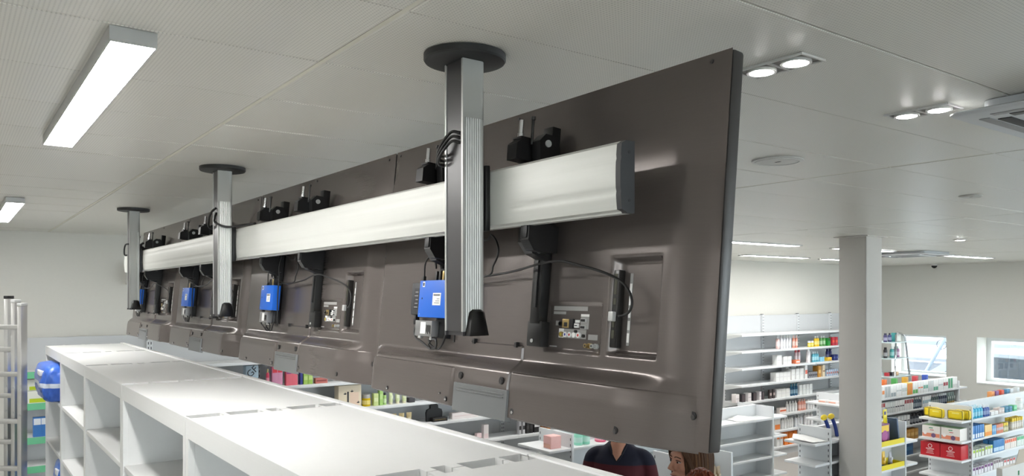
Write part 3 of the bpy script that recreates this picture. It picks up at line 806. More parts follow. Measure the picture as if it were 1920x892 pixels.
# soft packs on those shelves
def soft_pack(name, x, y, z, sx, sy, sz, c1, c2, label, band=(.35, .6), tuft=True):
    t = thing(name, (x, y, z), label, 'pack', 'soft packs in the white units')
    n, m = 48, 28; vs = []; fs = []
    for i in range(m+1):
        v = i/m; tz = -1+2*v
        for k in range(n):
            a = 2*PI*k/n; ca, sa = math.cos(a), math.sin(a)
            e = .34
            px_ = math.copysign(abs(ca)**e, ca); py_ = math.copysign(abs(sa)**e, sa)
            w_ = (1-abs(tz)**9)**.5 if abs(tz) < 1 else 0
            w_ = .72+.28*w_
            bul = (1+.02*math.sin(5*a+7*v)+.02*math.sin(11*a-9*v)+.016*math.sin(17*a+23*v)+.012*math.sin(29*a-31*v))*(.90+.10*math.sin(PI*v))
            vs.append((px_*sx/2*w_*bul, py_*sy/2*w_*bul, sz*v))
    for i in range(m):
        for k in range(n): fs.append((i*n+k, i*n+(k+1) % n, (i+1)*n+(k+1) % n, (i+1)*n+k))
    fs += [tuple(reversed(range(n))), tuple(range(m*n, (m+1)*n))]
    mm = banded('pack_print_'+name+str(round(y, 2))+str(round(z, 1)), [(sz*band[0], c1), (sz*band[1], c2), (sz*1.2, c1)], .3)
    MB().add(vs, fs).obj('wrapper', mm, t, True)
    bx('print_patch', LABELW, t, -sx*.51, -sx*.44, -sy*.34, -sy*.06, sz*.72, sz*.84, .001)
    if tuft: MB().tube([(0, -sy*.45, sz*.98), (0, 0, sz*1.02), (0, sy*.45, sz*.97)], .006, 6, 3).obj('seam_fold', mm, t, True)
    return t
zs = [UH-.317-.322*k for k in range(6)]
y5 = YJ[5]; y4 = YJ[4]; y3 = YJ[3]
soft_pack('nappy_pack', UX0+.09, y5+.38, zs[0]+.0005, .36, .58, .235, (62, 104, 196), (214, 222, 236), 'bulging blue and white nappy pack sticking out of the far white unit', (.40, .52))
soft_pack('nappy_pack', UX0+.16, y5+.16, zs[1]+.0005, .20, .20, .27, (60, 120, 190), (120, 190, 120), 'slim blue green pack on the second shelf of the far white unit')
soft_pack('nappy_pack', UX0+.12, y5+.19, zs[2]+.0005, .26, .28, .28, (50, 110, 200), (40, 160, 190), 'blue pack low in the far white unit')
soft_pack('paper_pack', UX0+.16, y4+.12, zs[0]+.001, .16, .11, .12, (225, 228, 235), (110, 120, 190), 'small white pack with blue print on upper shelf of the fifth unit')
soft_pack('paper_pack', UX0+.16, y4+.15, zs[1]+.001, .22, .18, .26, (225, 225, 222), (90, 170, 225), 'white and light blue pack on a lower shelf of the fifth unit')

# =================================================================== ALUMINIUM LADDER AT THE LEFT EDGE
t = thing('folding_ladder', (.10, 5.15, 0), 'tall folded aluminium ladder standing at the left edge', 'ladder')
LM = mat('ladder_aluminium', (196, 196, 194), .32, .75, noise=.05, nscale=10, stretch=(30, 30, .6))
dirx, diry = -CY, SY        # rungs run towards the left of the picture
def lad(px, d):             # a floor spot at distance d straight ahead in pixel column px
    r = (px-PCX)/FPX*d; return (r*CY+d*SY - .10, -r*SY+d*CY - 5.15)
Rl = Matrix.Rotation(math.atan2(diry, dirx), 4, 'Z')
def ladder_side(px, d, top, length, phase, name_r, rung=True, wdt=.024):
    x, y = lad(px, d)
    T = Matrix.Translation((x, y, 0)) @ Rl
    r1 = MB().box(-wdt, 0, -.03, .03, 0, top, .003).xf(T).obj('rail', LM, t); MB().box(-wdt-.001, .001, -.032, .032, top, top+.018, .003).xf(T).obj('rail_cap', DARK if name_r else FIXM, r1)
    MB().box(length, length+.026, -.03, .03, 0, top, .003).xf(T).obj('rail', LM, t)
    if rung:
        z = phase
        while z < top-.05:
            MB().box(-.012, length+.012, -.016, .016, z-.015, z+.013, .005).xf(T).obj('rung', LM, t); z += .28
    for zz in (1.95, 2.1): MB().lathe([(.008, -.034), (.008, .034)], 10, (-wdt/2, 0, zz-.3), 'y').xf(T).obj('rivet', FIXM, r1)
ladder_side(38, 4.62, HCAM-.065, .36, .21, False)
ladder_side(26, 4.72, HCAM-.045, .30, .35, False)
ladder_side(13, 4.80, HCAM-.022, .30, .25, True, rung=False)

# =================================================================== SHOP SHELVING
EDGE = mat('shelf_edge_white', (224, 226, 227), .4)
GREEN = mat('mint_green_price_strip', (112, 196, 150), .5)
SLOT = mat('slot_dark', (70, 72, 76), .6)
def slots(parent, x, y, z0, z1, face, n):
    """the punched slot rows of an upright, too fine to pick apart"""
    m = MB()
    for k in range(n):
        z = z0+(z1-z0)*(k+.5)/n
        if face == 'y': m.box(x-.0035, x+.0035, y-.0012, y+.0005, z-.011, z+.011)
        else: m.box(x-.0012, x+.0005, y-.0035, y+.0035, z-.011, z+.011)
    o = m.obj('slot_row', SLOT, parent); o['kind'] = 'stuff'; return o
def wall_bay(x0, x1, top, levels, label, group, depth=.36, strip=None, brackets=True, headpanel=True):
    yb = YW-.02; t = thing('wall_shelving_bay', ((x0+x1)/2, yb, 0), label, 'shelving', group)
    W = (x1-x0)/2
    bx('back_panel', SHELFG, t, -W+.015, W-.015, -.03, -.01, .1, top-.01)
    for s in (-1, 1):
        u = bx('upright', SHELFW, t, s*W-.014*(1 if s < 0 else 1), s*W+.014, -.06, -.002, 0, top, .002) if False else \
            bx('upright', SHELFW, t, (-W+.0005 if s < 0 else W-.0225), (-W+.0225 if s < 0 else W-.0005), -.06, -.002, 0, top, .001)
        slots(u, -W+.011 if s < 0 else W-.011, -.06, .15, top-.02, 'y', 44)
        bx('post_cap', INK, u, (-W+.003 if s < 0 else W-.02), (-W+.02 if s < 0 else W-.003), -.05, -.02, top, top+.008)
    for z in levels:
        s = bx('shelf', EDGE, t, -W+.002, W-.002, -depth, -.061, z-.028, z, .002)
        if strip and z in strip: bx('price_strip', GREEN, s, -W+.004, W-.004, -depth-.005, -depth-.0005, z-.045, z+.006)
        if brackets:
            for q in (-1, 1): MB().prism([(-depth*.9, z-.0285), (-.061, z-.0285), (-.061, z-.085)], q*(W-.006)-.0015, q*(W-.006)+.0015, 'x').obj('shelf_bracket', SHELFW, s)
    bx('plinth', SHELFG, t, -W+.002, W-.002, -depth+.02, -.062, 0, .10)
    return t
LV1 = [HCAM-z for z in (.59, .83, 1.09, 1.31, 1.56, 1.80, 2.05)]
xs1 = [.48, 1.41, 2.34, 3.27, 4.20, 5.13, 6.06]
for i in range(6):
    wall_bay(xs1[i], xs1[i+1], HCAM-.33, LV1, ['far wall shelving bay with green price strips, beside the ladder', 'far wall shelving bay hidden behind the far end of the white units', 'far wall shelving bay with pink perfume boxes under the screens',
             'far wall shelving bay with the cream gift box', 'far wall shelving bay with the black bust stand', 'far wall shelving bay with stacked black boxes, left of the striped sweater'][i],
             'shelving bays along the far wall', strip=LV1[:4] if i == 0 else None)
LV2 = [HCAM-.56-.24*k for k in range(8)]
xs2 = [9.045, 9.945, 10.845, 11.745, 12.645]
for i in range(4):
    wall_bay(xs2[i], xs2[i+1], HCAM-.294, LV2, ['tall far wall bay at the right screen edge, mostly empty shelves', 'tall far wall bay with white cartons in the middle', 'tall far wall bay with green and yellow bottles, left of the pillar', 'tall far wall bay right behind the pillar'][i],
             'tall bays on the far wall right of the screens')
GT = HCAM-1.17
def gondola(name, x0, x1, y0, y1, levels, label, group, capL=0, capR=0, top=GT, caplv=None, sides=(-1, 1), lip=True):
    """free standing double sided shelving along X; end caps stick out by capL / capR"""
    yc = (y0+y1)/2; t = thing(name, ((x0+x1)/2, yc, 0), label, 'shelving', group)
    W = (x1-x0)/2; Dp = (y1-y0)/2
    bx('spine_panel', SHELFW, t, -W+.021, W-.021, -.018, .018, 0, top)
    for s in (-1, 1):
        u = bx('end_panel', SHELFW, t, (-W if s < 0 else W-.02), (-W+.02 if s < 0 else W), -Dp, Dp, 0, top, .002)
        for q in (-1, 1):
            slots(u, s*W-(0 if s < 0 else -.0007), q*(Dp-.02), .1, top-.02, 'x', 22) if s < 0 else None
    for z in levels:
        for q in sides:
            a, b = (-Dp+.004, -.0185) if q < 0 else (.0185, Dp-.004)
            s = bx('shelf', EDGE, t, -W+.0205, W-.0205, a, b, z-.022, z, .002)
            if q < 0:
                for e in (-1, 1): MB().prism([(a+.03, z-.0225), (b, z-.0225), (b, z-.07)], e*(W-.024)-.0015, e*(W-.024)+.0015, 'x').obj('shelf_bracket', SHELFW, s)
    for q in sides: bx('plinth', SHELFG, t, -W+.0205, W-.0205, (-Dp+.03 if q < 0 else .0185), (-.0185 if q < 0 else Dp-.03), 0, .1)
    for s, e in ((-1, capL), (1, capR)):
        if not e: continue
        for z in (caplv or levels):
            bx('end_shelf', EDGE, t, (-W-e if s < 0 else W+.0005), (-W-.0005 if s < 0 else W+e), -Dp+.006, Dp-.006, z-.022, z, .004)
    return t
# row at Y ~ 5: behind the people, and beyond the pillar; row at Y ~ 3.7: nearer
LA = [HCAM-z for z in (1.285, 1.485, 1.685, 1.885, 2.085, 2.26)]
gondola('gondola', 4.24, 7.02, 4.965, 5.415, LA, 'long empty white gondola right of the screen, with a sheet of paper on it', 'white gondolas on the shop floor', capL=.24, capR=.24)
LD = [HCAM-z for z in (1.265, 1.455, 1.645, 1.835, 2.03, 2.24)]
gondola('gondola', 8.50, 11.2, 4.975, 5.415, LD, 'white gondola full of cartons and bottles below the left window', 'white gondolas on the shop floor', capL=.24, capR=.24)
LC = [HCAM-z for z in (1.31, 1.523, 1.72, 1.905, 2.10, 2.26)]
gondola('gondola', 8.70, 11.6, 3.74, 4.19, LC, 'white gondola at the right edge with red boxes and yellow cases on its end', 'white gondolas on the shop floor', capL=.22)
LN = [HCAM-z for z in (1.40, 1.62, 1.84, 2.06, 2.26)]
gondola('gondola', 4.30, 4.73, 3.70, 4.10, LN, 'small white gondola holding brown tubes, at the lower corner of the nearest screen', 'white gondolas on the shop floor', capR=.20)
gondola('gondola', 6.64, 7.19, 3.66, 3.96, [HCAM-z for z in (1.36, 1.575, 1.80, 2.03, 2.26)], 'narrow white stand with yellow trays just right of the pillar', 'white gondolas on the shop floor', capR=.22)
gondola('gondola', 6.24, 6.62, 3.84, 4.16, [HCAM-z for z in (1.28, 1.46, 1.64, 1.84, 2.04, 2.26)], 'narrow white stand with papers on it just left of the pillar', 'white gondolas on the shop floor', capL=.22)

# slanted chrome display ladder by the left window
t = thing('display_ladder', (11.66, 6.2, 0), 'slanted chrome framed display ladder with glass shelves beside the left window', 'display stand')
hgt = HCAM-.57
for s in (-1, 1):
    MB().tube([(.42, s*.22-.05, 0), (.20, s*.22, hgt*.6), (.06, s*.22, hgt-.12), (.0, s*.20, hgt-.02), (-.12, s*.18, hgt)], .016, 10, 5).obj('frame_tube', CHROME, t, True)
    MB().tube([(-.30, s*.22, 0), (-.22, s*.22, hgt-.02)], .012, 8, 1).obj('rear_tube', CHROME, t, True)
GSH = mat('frosted_glass_shelf', (205, 222, 224), .25)
DLV = []
for k, z in enumerate((.55, .85, 1.15, 1.42, 1.66)):
    xr = .40-.36*z/hgt
    bx('glass_shelf', GSH, t, -.42, xr, -.24, .24, z-.012, z); DLV.append(z)

# =================================================================== PRODUCTS
ME = {}
def pmat(c, rough=.45): return mat('print_%d_%d_%d' % c, c, rough)
def add_part(parent, key, build, m, name, loc=(0, 0, 0), smooth=35):
    kk = (key, m.name)
    if kk not in ME:
        ME[kk] = build().mesh(name, smooth, True); ME[kk].materials.append(m)
    return mk(name, ME[kk], parent, loc)
def carton(t, w, d, h, c, c2, style):
    """a folding carton: body, coloured print panel on the front, seam flap on top"""
    add_part(t, ('cart', w, d, h), lambda: MB().box(-w/2, w/2, -d/2, d/2, 0, h, .0018), pmat(c), 'carton')
    if c2:
        z0, z1 = {'low': (.06, .38), 'mid': (.35, .65), 'high': (.62, .94), 'full': (.06, .94), 'line': (.44, .54)}[style]
        add_part(t, ('cpan', w, d, h, style), lambda: MB().box(-w*.42, w*.42, -d/2-.0012, -d/2-.0002, h*z0, h*z1), pmat(c2), 'print_panel')
    add_part(t, ('cflap', w, d, h), lambda: MB().box(-w*.44, w*.44, -d*.44, -d*.1, h, h+.0012), pmat(tuple(max(0, int(v*.93)) for v in c)), 'lid_flap')
def bottle(t, w, d, h, c, c2, style):
    r = w/2
    if style == 'pump':
        add_part(t, ('bp', w, h), lambda: MB().lathe([(r*.92, 0), (r, h*.03), (r, h*.62), (r*.8, h*.70), (r*.35, h*.73)], 16), pmat(c, .3), 'bottle_body')
        add_part(t, ('bpc', w, h), lambda: MB().lathe([(r*.4, h*.73), (r*.4, h*.82), (r*.15, h*.83), (r*.15, h*.93), (r*.45, h*.935), (r*.45, h)], 12).box(-r*1.1, 0, -r*.15, r*.15, h*.94, h*.985), pmat(c2 or (240, 240, 240), .4), 'pump_cap')
    elif style == 'spray':
        add_part(t, ('bs', w, h), lambda: MB().lathe([(r*.95, 0), (r, h*.02), (r, h*.74), (r*.9, h*.78), (r*.7, h*.80)], 16), pmat(c, .3), 'can_body')
        add_part(t, ('bsc', w, h), lambda: MB().lathe([(r*.72, h*.80), (r*.72, h*.96), (r*.6, h)], 16), pmat(c2 or (240, 240, 240), .4), 'can_cap')
    elif style == 'jar':
        add_part(t, ('jar', w, h), lambda: MB().lathe([(r*.9, 0), (r, h*.06), (r, h*.66), (r*.9, h*.7)], 18), pmat(c, .25), 'jar_body')
        add_part(t, ('jarl', w, h), lambda: MB().lathe([(r*.96, h*.70), (r*.96, h*.97), (r*.9, h)], 18), pmat(c2 or (240, 240, 240), .4), 'jar_lid')
    else:
        add_part(t, ('b', w, h), lambda: MB().lathe([(r*.9, 0), (r, h*.03), (r, h*.68), (r*.82, h*.77), (r*.42, h*.81)], 16), pmat(c, .3), 'bottle_body')
        add_part(t, ('bc', w, h), lambda: MB().lathe([(r*.46, h*.81), (r*.46, h*.99), (r*.4, h)], 14), pmat(c2 or (240, 240, 240), .4), 'screw_cap')
    add_part(t, ('bl', w, h, style), lambda: MB().lathe([(r*1.012, h*.18), (r*1.012, h*.52)], 16, cap=False), pmat(tuple(int(v*.55+255*.45) for v in c)), 'bottle_label', smooth=60)
def tubep(t, w, d, h, c, c2, style):
    def f():
        n = 14; vs = []; fs = []
        for i in range(7):
            v = i/6; a = w/2*(.86+.14*v); b = w/2*.8*(1-v)**.7+.0015
            for k in range(n): an = 2*PI*k/n; vs.append((a*math.cos(an), b*math.sin(an), h*(.16+.84*v)))
        for i in range(6):
            for k in range(n): fs.append((i*n+k, i*n+(k+1) % n, (i+1)*n+(k+1) % n, (i+1)*n+k))
        fs += [tuple(reversed(range(n))), tuple(range(6*n, 7*n))]
        return MB().add(vs, fs)
    add_part(t, ('tb', w, h), f, pmat(c, .35), 'tube_body')
    add_part(t, ('tc', w, h), lambda: MB().lathe([(w*.36, 0), (w*.40, h*.15)], 14), pmat(c2 or (240, 240, 240)), 'tube_cap')
    add_part(t, ('tl', w, h), lambda: MB().box(-w*.28, w*.28, -w*.40, -w*.30, h*.40, h*.62), pmat(tuple(int(v*.6+255*.4) for v in c)), 'tube_label')
KIND = {'carton': (carton, 'carton', 'box'), 'bottle': (bottle, 'bottle', 'bottle'), 'tube': (tubep, 'cream_tube', 'tube')}
PROTO = {}
def item(kind, w, d, h, c, c2, style, loc, rz, label, group, name=None):
    fn, nm, cat = KIND[kind]
    if style == 'jar': nm, cat = 'jar', 'jar'
    if style == 'spray': nm, cat = 'spray_can', 'can'
    if style == 'pump': nm, cat = 'pump_bottle', 'bottle'
    key = (kind, w, d, h, c, c2, style, name)
    if key in PROTO: t = dup(PROTO[key])
    else: t = mk(name or nm, None); fn(t, w, d, h, c, c2, style); PROTO[key] = t
    t.location = loc; t.rotation_euler = (0, 0, rz)
    tag(t, label, cat)
    if group: t['group'] = group
    elif 'group' in t.keys(): del t['group']
    return t
def row(px0, px1, yf, z, kind, w, d, h, c, c2, style, label, name=None, n=None, gap=.006, deep=1):
    """items side by side on a shelf that faces the viewer's side (-Y), from pixel column px0 to px1 at depth yf"""
    xa, xb = x_at(px0, yf), x_at(px1, yf)
    cnt = n or max(1, int((xb-xa+gap)/(w+gap)))
    step = (xb-xa)/cnt
    for k in range(cnt):
        for q in range(deep):
            j = random.uniform(-.03, .03)
            item(kind, w, d, h, c, c2, style, (xa+step*(k+.5), yf+d/2+q*(d+.008)+random.uniform(0, .003), z+.0004), j if kind == 'carton' else random.uniform(-.4, .4),
                 label, label if cnt*deep > 1 else None, name)
Wh = (236, 236, 234)
Y2 = 6.965        # front of the goods on the far wall
F = 'on the %s shelf of the tall far wall bays'
# tall far wall bays (level, from the top board)
r = lambda lv, a, b, kind, w, d, h, c, c2, st, lab, **kw: row(a, b, Y2, LV2[lv], kind, w, d, h, c, c2, st, lab, **kw)
r(1, 1458, 1464, 'bottle', .055, .05, .215, (235, 200, 195), Wh, 'pump', 'white and pink pump bottle, first of the top product row on the far wall')
r(1, 1465, 1486, 'bottle', .045, .05, .20, (228, 228, 232), Wh, '', 'white bottle in the top product row of the far wall', n=4)
r(1, 1488, 1498, 'bottle', .042, .05, .19, (240, 160, 140), (240, 200, 190), '', 'pink bottle in the top product row of the far wall', n=2)
r(1, 1517, 1528, 'bottle', .05, .05, .09, (225, 200, 40), Wh, 'jar', 'small yellow and white jar on the top product row', n=2)
r(1, 1529, 1538, 'bottle', .05, .05, .16, (222, 185, 30), Wh, '', 'yellow bottle in the top product row left of the pillar', n=2)
r(1, 1539, 1550, 'bottle', .05, .05, .16, (90, 150, 80), Wh, '', 'green bottle in the top product row left of the pillar', n=2)
r(1, 1551, 1559, 'carton', .08, .06, .12, (30, 140, 50), (20, 90, 40), 'high', 'bright green box in the top product row by the pillar', n=1)
r(1, 1560, 1572, 'carton', .07, .06, .13, (190, 40, 60), (230, 90, 60), 'mid', 'red box at the pillar end of the top product row', n=2)
r(2, 1455, 1468, 'carton', .12, .08, .15, (234, 234, 232), (215, 215, 215), 'line', 'wide white carton, first on the second product shelf', n=1)
r(2, 1469, 1485, 'carton', .09, .08, .12, (232, 232, 230), (210, 210, 210), 'mid', 'white carton on the second product shelf', n=2)
r(2, 1490, 1503, 'carton', .10, .08, .055, (240, 130, 90), Wh, 'mid', 'orange box with white round mark on the second product shelf', n=1)
row(1492, 1503, Y2+.10, LV2[2], 'bottle', .05, .05, .20, (215, 190, 195), (190, 60, 70), 'spray', 'pink and grey can behind the orange box', n=2)
r(2, 1514, 1523, 'bottle', .065, .06, .22, (232, 228, 230), (245, 245, 245), 'spray', 'white can with red ring on the second product shelf', n=1)
r(2, 1525, 1537, 'bottle', .045, .05, .16, (95, 175, 195), (225, 240, 245), '', 'teal bottle on the second product shelf', n=3)
r(2, 1538, 1546, 'carton', .05, .05, .07, (140, 200, 225), None, 'mid', 'light blue small box on the second product shelf', n=2)
r(2, 1550, 1562, 'carton', .11, .06, .055, (235, 195, 60), (200, 150, 40), 'low', 'yellow box on the second product shelf by the pillar', n=1)
row(1551, 1562, Y2+.08, LV2[2], 'bottle', .05, .05, .18, (30, 35, 110), (25, 30, 90), 'spray', 'navy blue can behind the yellow box', n=2)
r(2, 1563, 1572, 'carton', .05, .06, .09, (35, 45, 110), (80, 100, 170), 'mid', 'navy box next to the pillar on the second product shelf', n=2)
r(3, 1455, 1483, 'carton', .085, .10, .13, (236, 236, 234), (222, 222, 222), 'line', 'white carton on the third product shelf', n=4)
row(1472, 1492, Y2+.15, LV2[3], 'carton', .08, .08, .17, (236, 236, 235), None, 'mid', 'taller white carton in the back of the third product shelf', n=2)
r(3, 1484, 1508, 'carton', .085, .10, .16, (238, 238, 236), (226, 226, 226), 'line', 'wide white carton right of centre on the third product shelf', n=3)
r(3, 1509, 1515, 'carton', .06, .10, .20, (238, 238, 236), (220, 110, 90), 'mid', 'tall white carton with a red mark on the third product shelf', n=1)
r(3, 1517, 1533, 'carton', .032, .07, .09, (150, 150, 155), (60, 60, 70), 'mid', 'slim grey box in the row on the third product shelf', n=5)
r(3, 1534, 1541, 'carton', .075, .10, .17, (205, 145, 60), (230, 190, 120), 'mid', 'ochre carton on the third product shelf', n=1)
r(3, 1542, 1548, 'carton', .06, .10, .18, (238, 222, 190), (150, 100, 60), 'line', 'cream carton beside the ochre one', n=1)
r(3, 1550, 1572, 'carton', .035, .07, .10, (190, 205, 225), (200, 120, 110), 'mid', 'small pale blue box in the row beside the pillar', n=6)
for a, b in ((1379, 1400), (1402, 1421), (1424, 1434)):
    r(4, a, a+(b-a)*.42, 'carton', (.045 if a == 1424 else .07), .08, .12, (235, 228, 228), (200, 190, 195), 'line', 'white part of the %s two tone pack on the fourth shelf' % {1379: 'left', 1402: 'middle', 1424: 'right'}[a], n=1)
    r(4, a+(b-a)*.45, b, 'carton', (.05 if a == 1424 else .08), .08, .115, (45, 42, 48), (80, 70, 72), 'full', 'dark half of the %s two tone pack on the fourth shelf' % {1379: 'left', 1402: 'middle', 1424: 'right'}[a], n=1)
r(4, 1442, 1455, 'carton', .05, .03, .13, (70, 62, 60), (190, 170, 165), 'mid', 'small dark picture card standing on the fourth shelf', n=2, name='picture_card')
r(4, 1457, 1482, 'carton', .10, .10, .12, (236, 236, 233), (225, 225, 225), 'line', 'white carton on the fourth shelf right of the dark cards', n=3)
r(4, 1484, 1498, 'bottle', .045, .05, .18, (35, 90, 125), (70, 140, 170), '', 'dark teal bottle on the fourth shelf', n=3)
r(4, 1499, 1524, 'carton', .07, .08, .15, (233, 236, 235), (220, 225, 225), 'line', 'white carton at the right of the fourth shelf', n=4)
r(5, 1463, 1474, 'carton', .05, .06, .08, (238, 225, 218), (225, 110, 70), 'mid', 'white and orange small box on the fifth shelf', n=4)
r(5, 1476, 1497, 'bottle', .045, .05, .16, (234, 234, 232), Wh, '', 'white bottle on the fifth shelf', n=4)
r(5, 1499, 1513, 'bottle', .05, .05, .17, (238, 165, 145), (240, 195, 180), '', 'peach bottle on the fifth shelf', n=3)
r(5, 1514, 1528, 'carton', .05, .06, .15, (225, 222, 220), (190, 190, 190), 'line', 'pale grey carton at the right of the fifth shelf', n=3)
r(6, 1452, 1464, 'carton', .14, .10, .22, (236, 236, 233), (240, 140, 70), 'low', 'large white and orange carton on the sixth shelf', n=1)
r(6, 1467, 1490, 'bottle', .05, .05, .17, (236, 236, 234), Wh, '', 'white bottle at the left of the sixth shelf', n=5)
r(6, 1492, 1507, 'bottle', .05, .05, .19, (230, 232, 236), Wh, 'pump', 'white pump bottle on the sixth shelf', n=3)
r(6, 1509, 1527, 'bottle', .055, .05, .20, (236, 232, 232), Wh, '', 'large white bottle at the right of the sixth shelf', n=3)
r(7, 1456, 1469, 'carton', .07, .10, .17, (236, 236, 233), (240, 140, 80), 'high', 'white carton with orange top on the bottom shelf', n=2)
r(7, 1471, 1495, 'carton', .09, .12, .19, (240, 130, 40), (245, 160, 80), 'line', 'bright orange carton on the bottom shelf', n=3)
r(7, 1496, 1504, 'bottle', .05, .05, .22, (238, 238, 236), Wh, '', 'white bottle beside the orange cartons on the bottom shelf', n=2)
xa, xb = x_at(1505, Y2), x_at(1530, Y2)
t = thing('storage_crate', ((xa+xb)/2, Y2+.07, LV2[7]+.0005), 'green storage crate with a red lid on the bottom shelf of the far wall', 'crate')
bx('crate_body', pmat((30, 150, 50)), t, -.12, .12, -.08, .10, 0, .12, .008); bx('crate_lid', pmat((205, 30, 45)), t, -.13, .13, -.09, .11, .1205, .18, .012)

# far wall shelving below the screens
Y1 = 6.965
s1 = lambda lv, a, b, kind, w, d, h, c, c2, st, lab, **kw: row(a, b, Y1, LV1[lv], kind, w, d, h, c, c2, st, lab, **kw)
X73 = [x_at(p, Y1) for p in (52, 81)]
t = item('carton', .13, .10, .095, (225, 228, 220), (185, 205, 40), 'low', (X73[0]+.065, Y1+.05, LV1[1]+.0005), 0, 'lower of two white and lime boxes on the green edged shelf', 'lime boxes on the green edged shelf')
t = item('carton', .13, .10, .085, (225, 228, 220), (185, 205, 40), 'low', (X73[0]+.065, Y1+.05, LV1[1]+.098), 0, 'upper of two white and lime boxes on the green edged shelf', 'lime boxes on the green edged shelf')
for q in (0, 1): MB().prism([(0, .02), (.012, 0), (.045, .05), (.038, .055), (.013, .018), (.006, .026)], -.0532, -.0515, 'y').xf(Matrix.Translation((.012, 0, .022))).obj('tick_mark', pmat((25, 40, 90)), t if q else t) if q == 0 else None
s1(2, 64, 88, 'carton', .055, .05, .15, (60, 120, 190), (225, 230, 238), 'high', 'blue and white box on the lower green edged shelf', n=2)
s1(1, 462, 484, 'carton', .11, .08, .20, (160, 180, 195), (120, 160, 195), 'low', 'grey blue box with the letters GF under the screens', n=1)
text('lettering', 'GF', .085, INK, bpy.data.objects[[o.name for o in bpy.data.objects if o.get('label', '').startswith('grey blue box with the letters')][0]], (0, -.0425, .145), (PI/2, -.75, 0))
s1(1, 500, 506, 'bottle', .03, .03, .16, (200, 60, 90), (220, 190, 130), '', 'pink perfume bottle with gold cap under the screens', n=1)
s1(1, 511, 530, 'carton', .05, .05, .20, (205, 140, 170), (215, 45, 65), 'high', 'tall pink and red perfume box under the screens', n=2)
s1(1, 537, 558, 'carton', .055, .05, .17, (225, 105, 120), (150, 60, 120), 'high', 'coral perfume box with purple top under the screens', n=2)
s1(1, 563, 568, 'carton', .025, .05, .13, (45, 55, 130), None, 'mid', 'narrow dark blue box between coral and green boxes', n=1)
s1(1, 569, 587, 'carton', .042, .05, .115, (160, 195, 90), (190, 215, 130), 'mid', 'lime green perfume box under the screens', n=2)
s1(1, 590, 616, 'carton', .12, .05, .05, (190, 110, 100), (140, 60, 60), 'mid', 'low reddish box lying at the end of the perfume shelf', n=1)
t = item('carton', .235, .10, .22, (228, 214, 188), None, 'mid', ((x_at(632, Y1)+x_at(680, Y1))/2, Y1+.05, LV1[2]+.0005), 0, 'square cream gift box with dark bottle and butterfly prints', None, 'gift_box')
bx('printed_bottle', pmat((60, 55, 55)), t, -.03, -.012, -.0516, -.0503, .03, .16); bx('printed_pot', pmat((226, 200, 178)), t, .0, .09, -.0516, -.0503, .02, .15)
for a, b in ((.02, .16), (.085, .05), (-.05, .14)): MB().prism([(a-.02, b), (a-.004, b+.006), (a, b+.02), (a+.004, b+.006), (a+.02, b+.002), (a, b-.008)], -.0517, -.0503, 'y').obj('printed_butterfly', INK, t)
s1(2, 620, 631, 'carton', .07, .06, .05, (225, 226, 222), None, 'mid', 'small white box left of the cream gift box', n=1)
s1(2, 681, 699, 'bottle', .085, .08, .115, (205, 175, 20), (170, 170, 165), 'jar', 'golden yellow jar right of the cream gift box', n=1)
s1(2, 700, 711, 'carton', .05, .05, .12, (196, 212, 140), (215, 225, 175), 'mid', 'pale green box beside the yellow jar', n=1)
s1(2, 712, 719, 'carton', .036, .05, .17, (165, 205, 115), (185, 215, 140), 'mid', 'tall lime box beside the yellow jar', n=1)
s1(2, 720, 726, 'bottle', .035, .04, .12, (165, 200, 120), (25, 25, 28), 'spray', 'green bottle with black cap right of the lime box', n=1)
s1(2, 728, 766, 'tube', .05, .04, .14, (205, 215, 165), (225, 220, 190), '', 'pale green cream tube on the shelf under the nearest screen', n=3)
s1(2, 767, 778, 'carton', .07, .05, .05, (55, 52, 55), None, 'mid', 'small black box at the end of the green row', n=1)
s1(3, 718, 731, 'bottle', .06, .05, .09, (205, 165, 60), (150, 110, 40), 'jar', 'amber jar low behind the shelving rim', n=1)
s1(3, 734, 776, 'tube', .055, .05, .12, (236, 214, 160), (235, 215, 170), '', 'cream yellow tube on the shelf left of the black bust stand', n=3)
t = thing('bust_stand', ((x_at(800, Y1)+x_at(838, Y1))/2-.01, Y1+.03, LV1[3]+.0005), 'black bust shaped display stand with a small sign', 'display stand')
MB().prism([(-.09, 0), (-.095, .09), (-.085, .12), (-.045, .135), (-.042, .165), (-.025, .18), (.025, .18), (.042, .165), (.045, .135), (.085, .12), (.095, .09), (.09, 0)], 0, .03, 'y').obj('bust', DARK, t, 30)
bx('sign_base', mat('sign_black', (25, 22, 20), .4), t, -.05, .125, -.055, -.001, 0, .042, .003)
text('sign_lettering', 'Madeleine', .028, GOLD, t, (.037, -.0555, .021), (PI/2, 0, 0)) if False else MB().box(-.035, .11, -.0557, -.0548, .017, .019).box(-.03, .10, -.0557, -.0548, .024, .0255).obj('sign_print', GOLD, t)
t = item('carton', .33, .07, .065, (230, 222, 220), (222, 200, 200), 'line', ((x_at(841, Y1)+x_at(905, Y1))/2, Y1+.04, LV1[3]+.0005), 0, 'long flat white and pink box right of the black bust stand', None)
MB().lathe([(.006, -.0368), (.006, -.0352)], 12, (.10, 0, .045), 'y').obj('red_dot', pmat((190, 30, 40)), t)
s1(4, 880, 893, 'carton', .06, .05, .02, (120, 30, 40), None, 'mid', 'flat dark red box at the start of the stepped boxes', n=1)
s1(4, 893, 905, 'carton', .06, .05, .07, (238, 215, 215), (235, 190, 195), 'low', 'half height white and pink box in the stepped group', n=1)
s1(4, 906, 918, 'carton', .062, .05, .155, (238, 232, 230), (235, 215, 215), 'low', 'tallest white and pink box in the stepped group', n=1)
s1(4, 972, 986, 'carton', .03, .05, .145, (190, 190, 192), (40, 40, 42), 'mid', 'silver and black box left of the black stack', n=2)
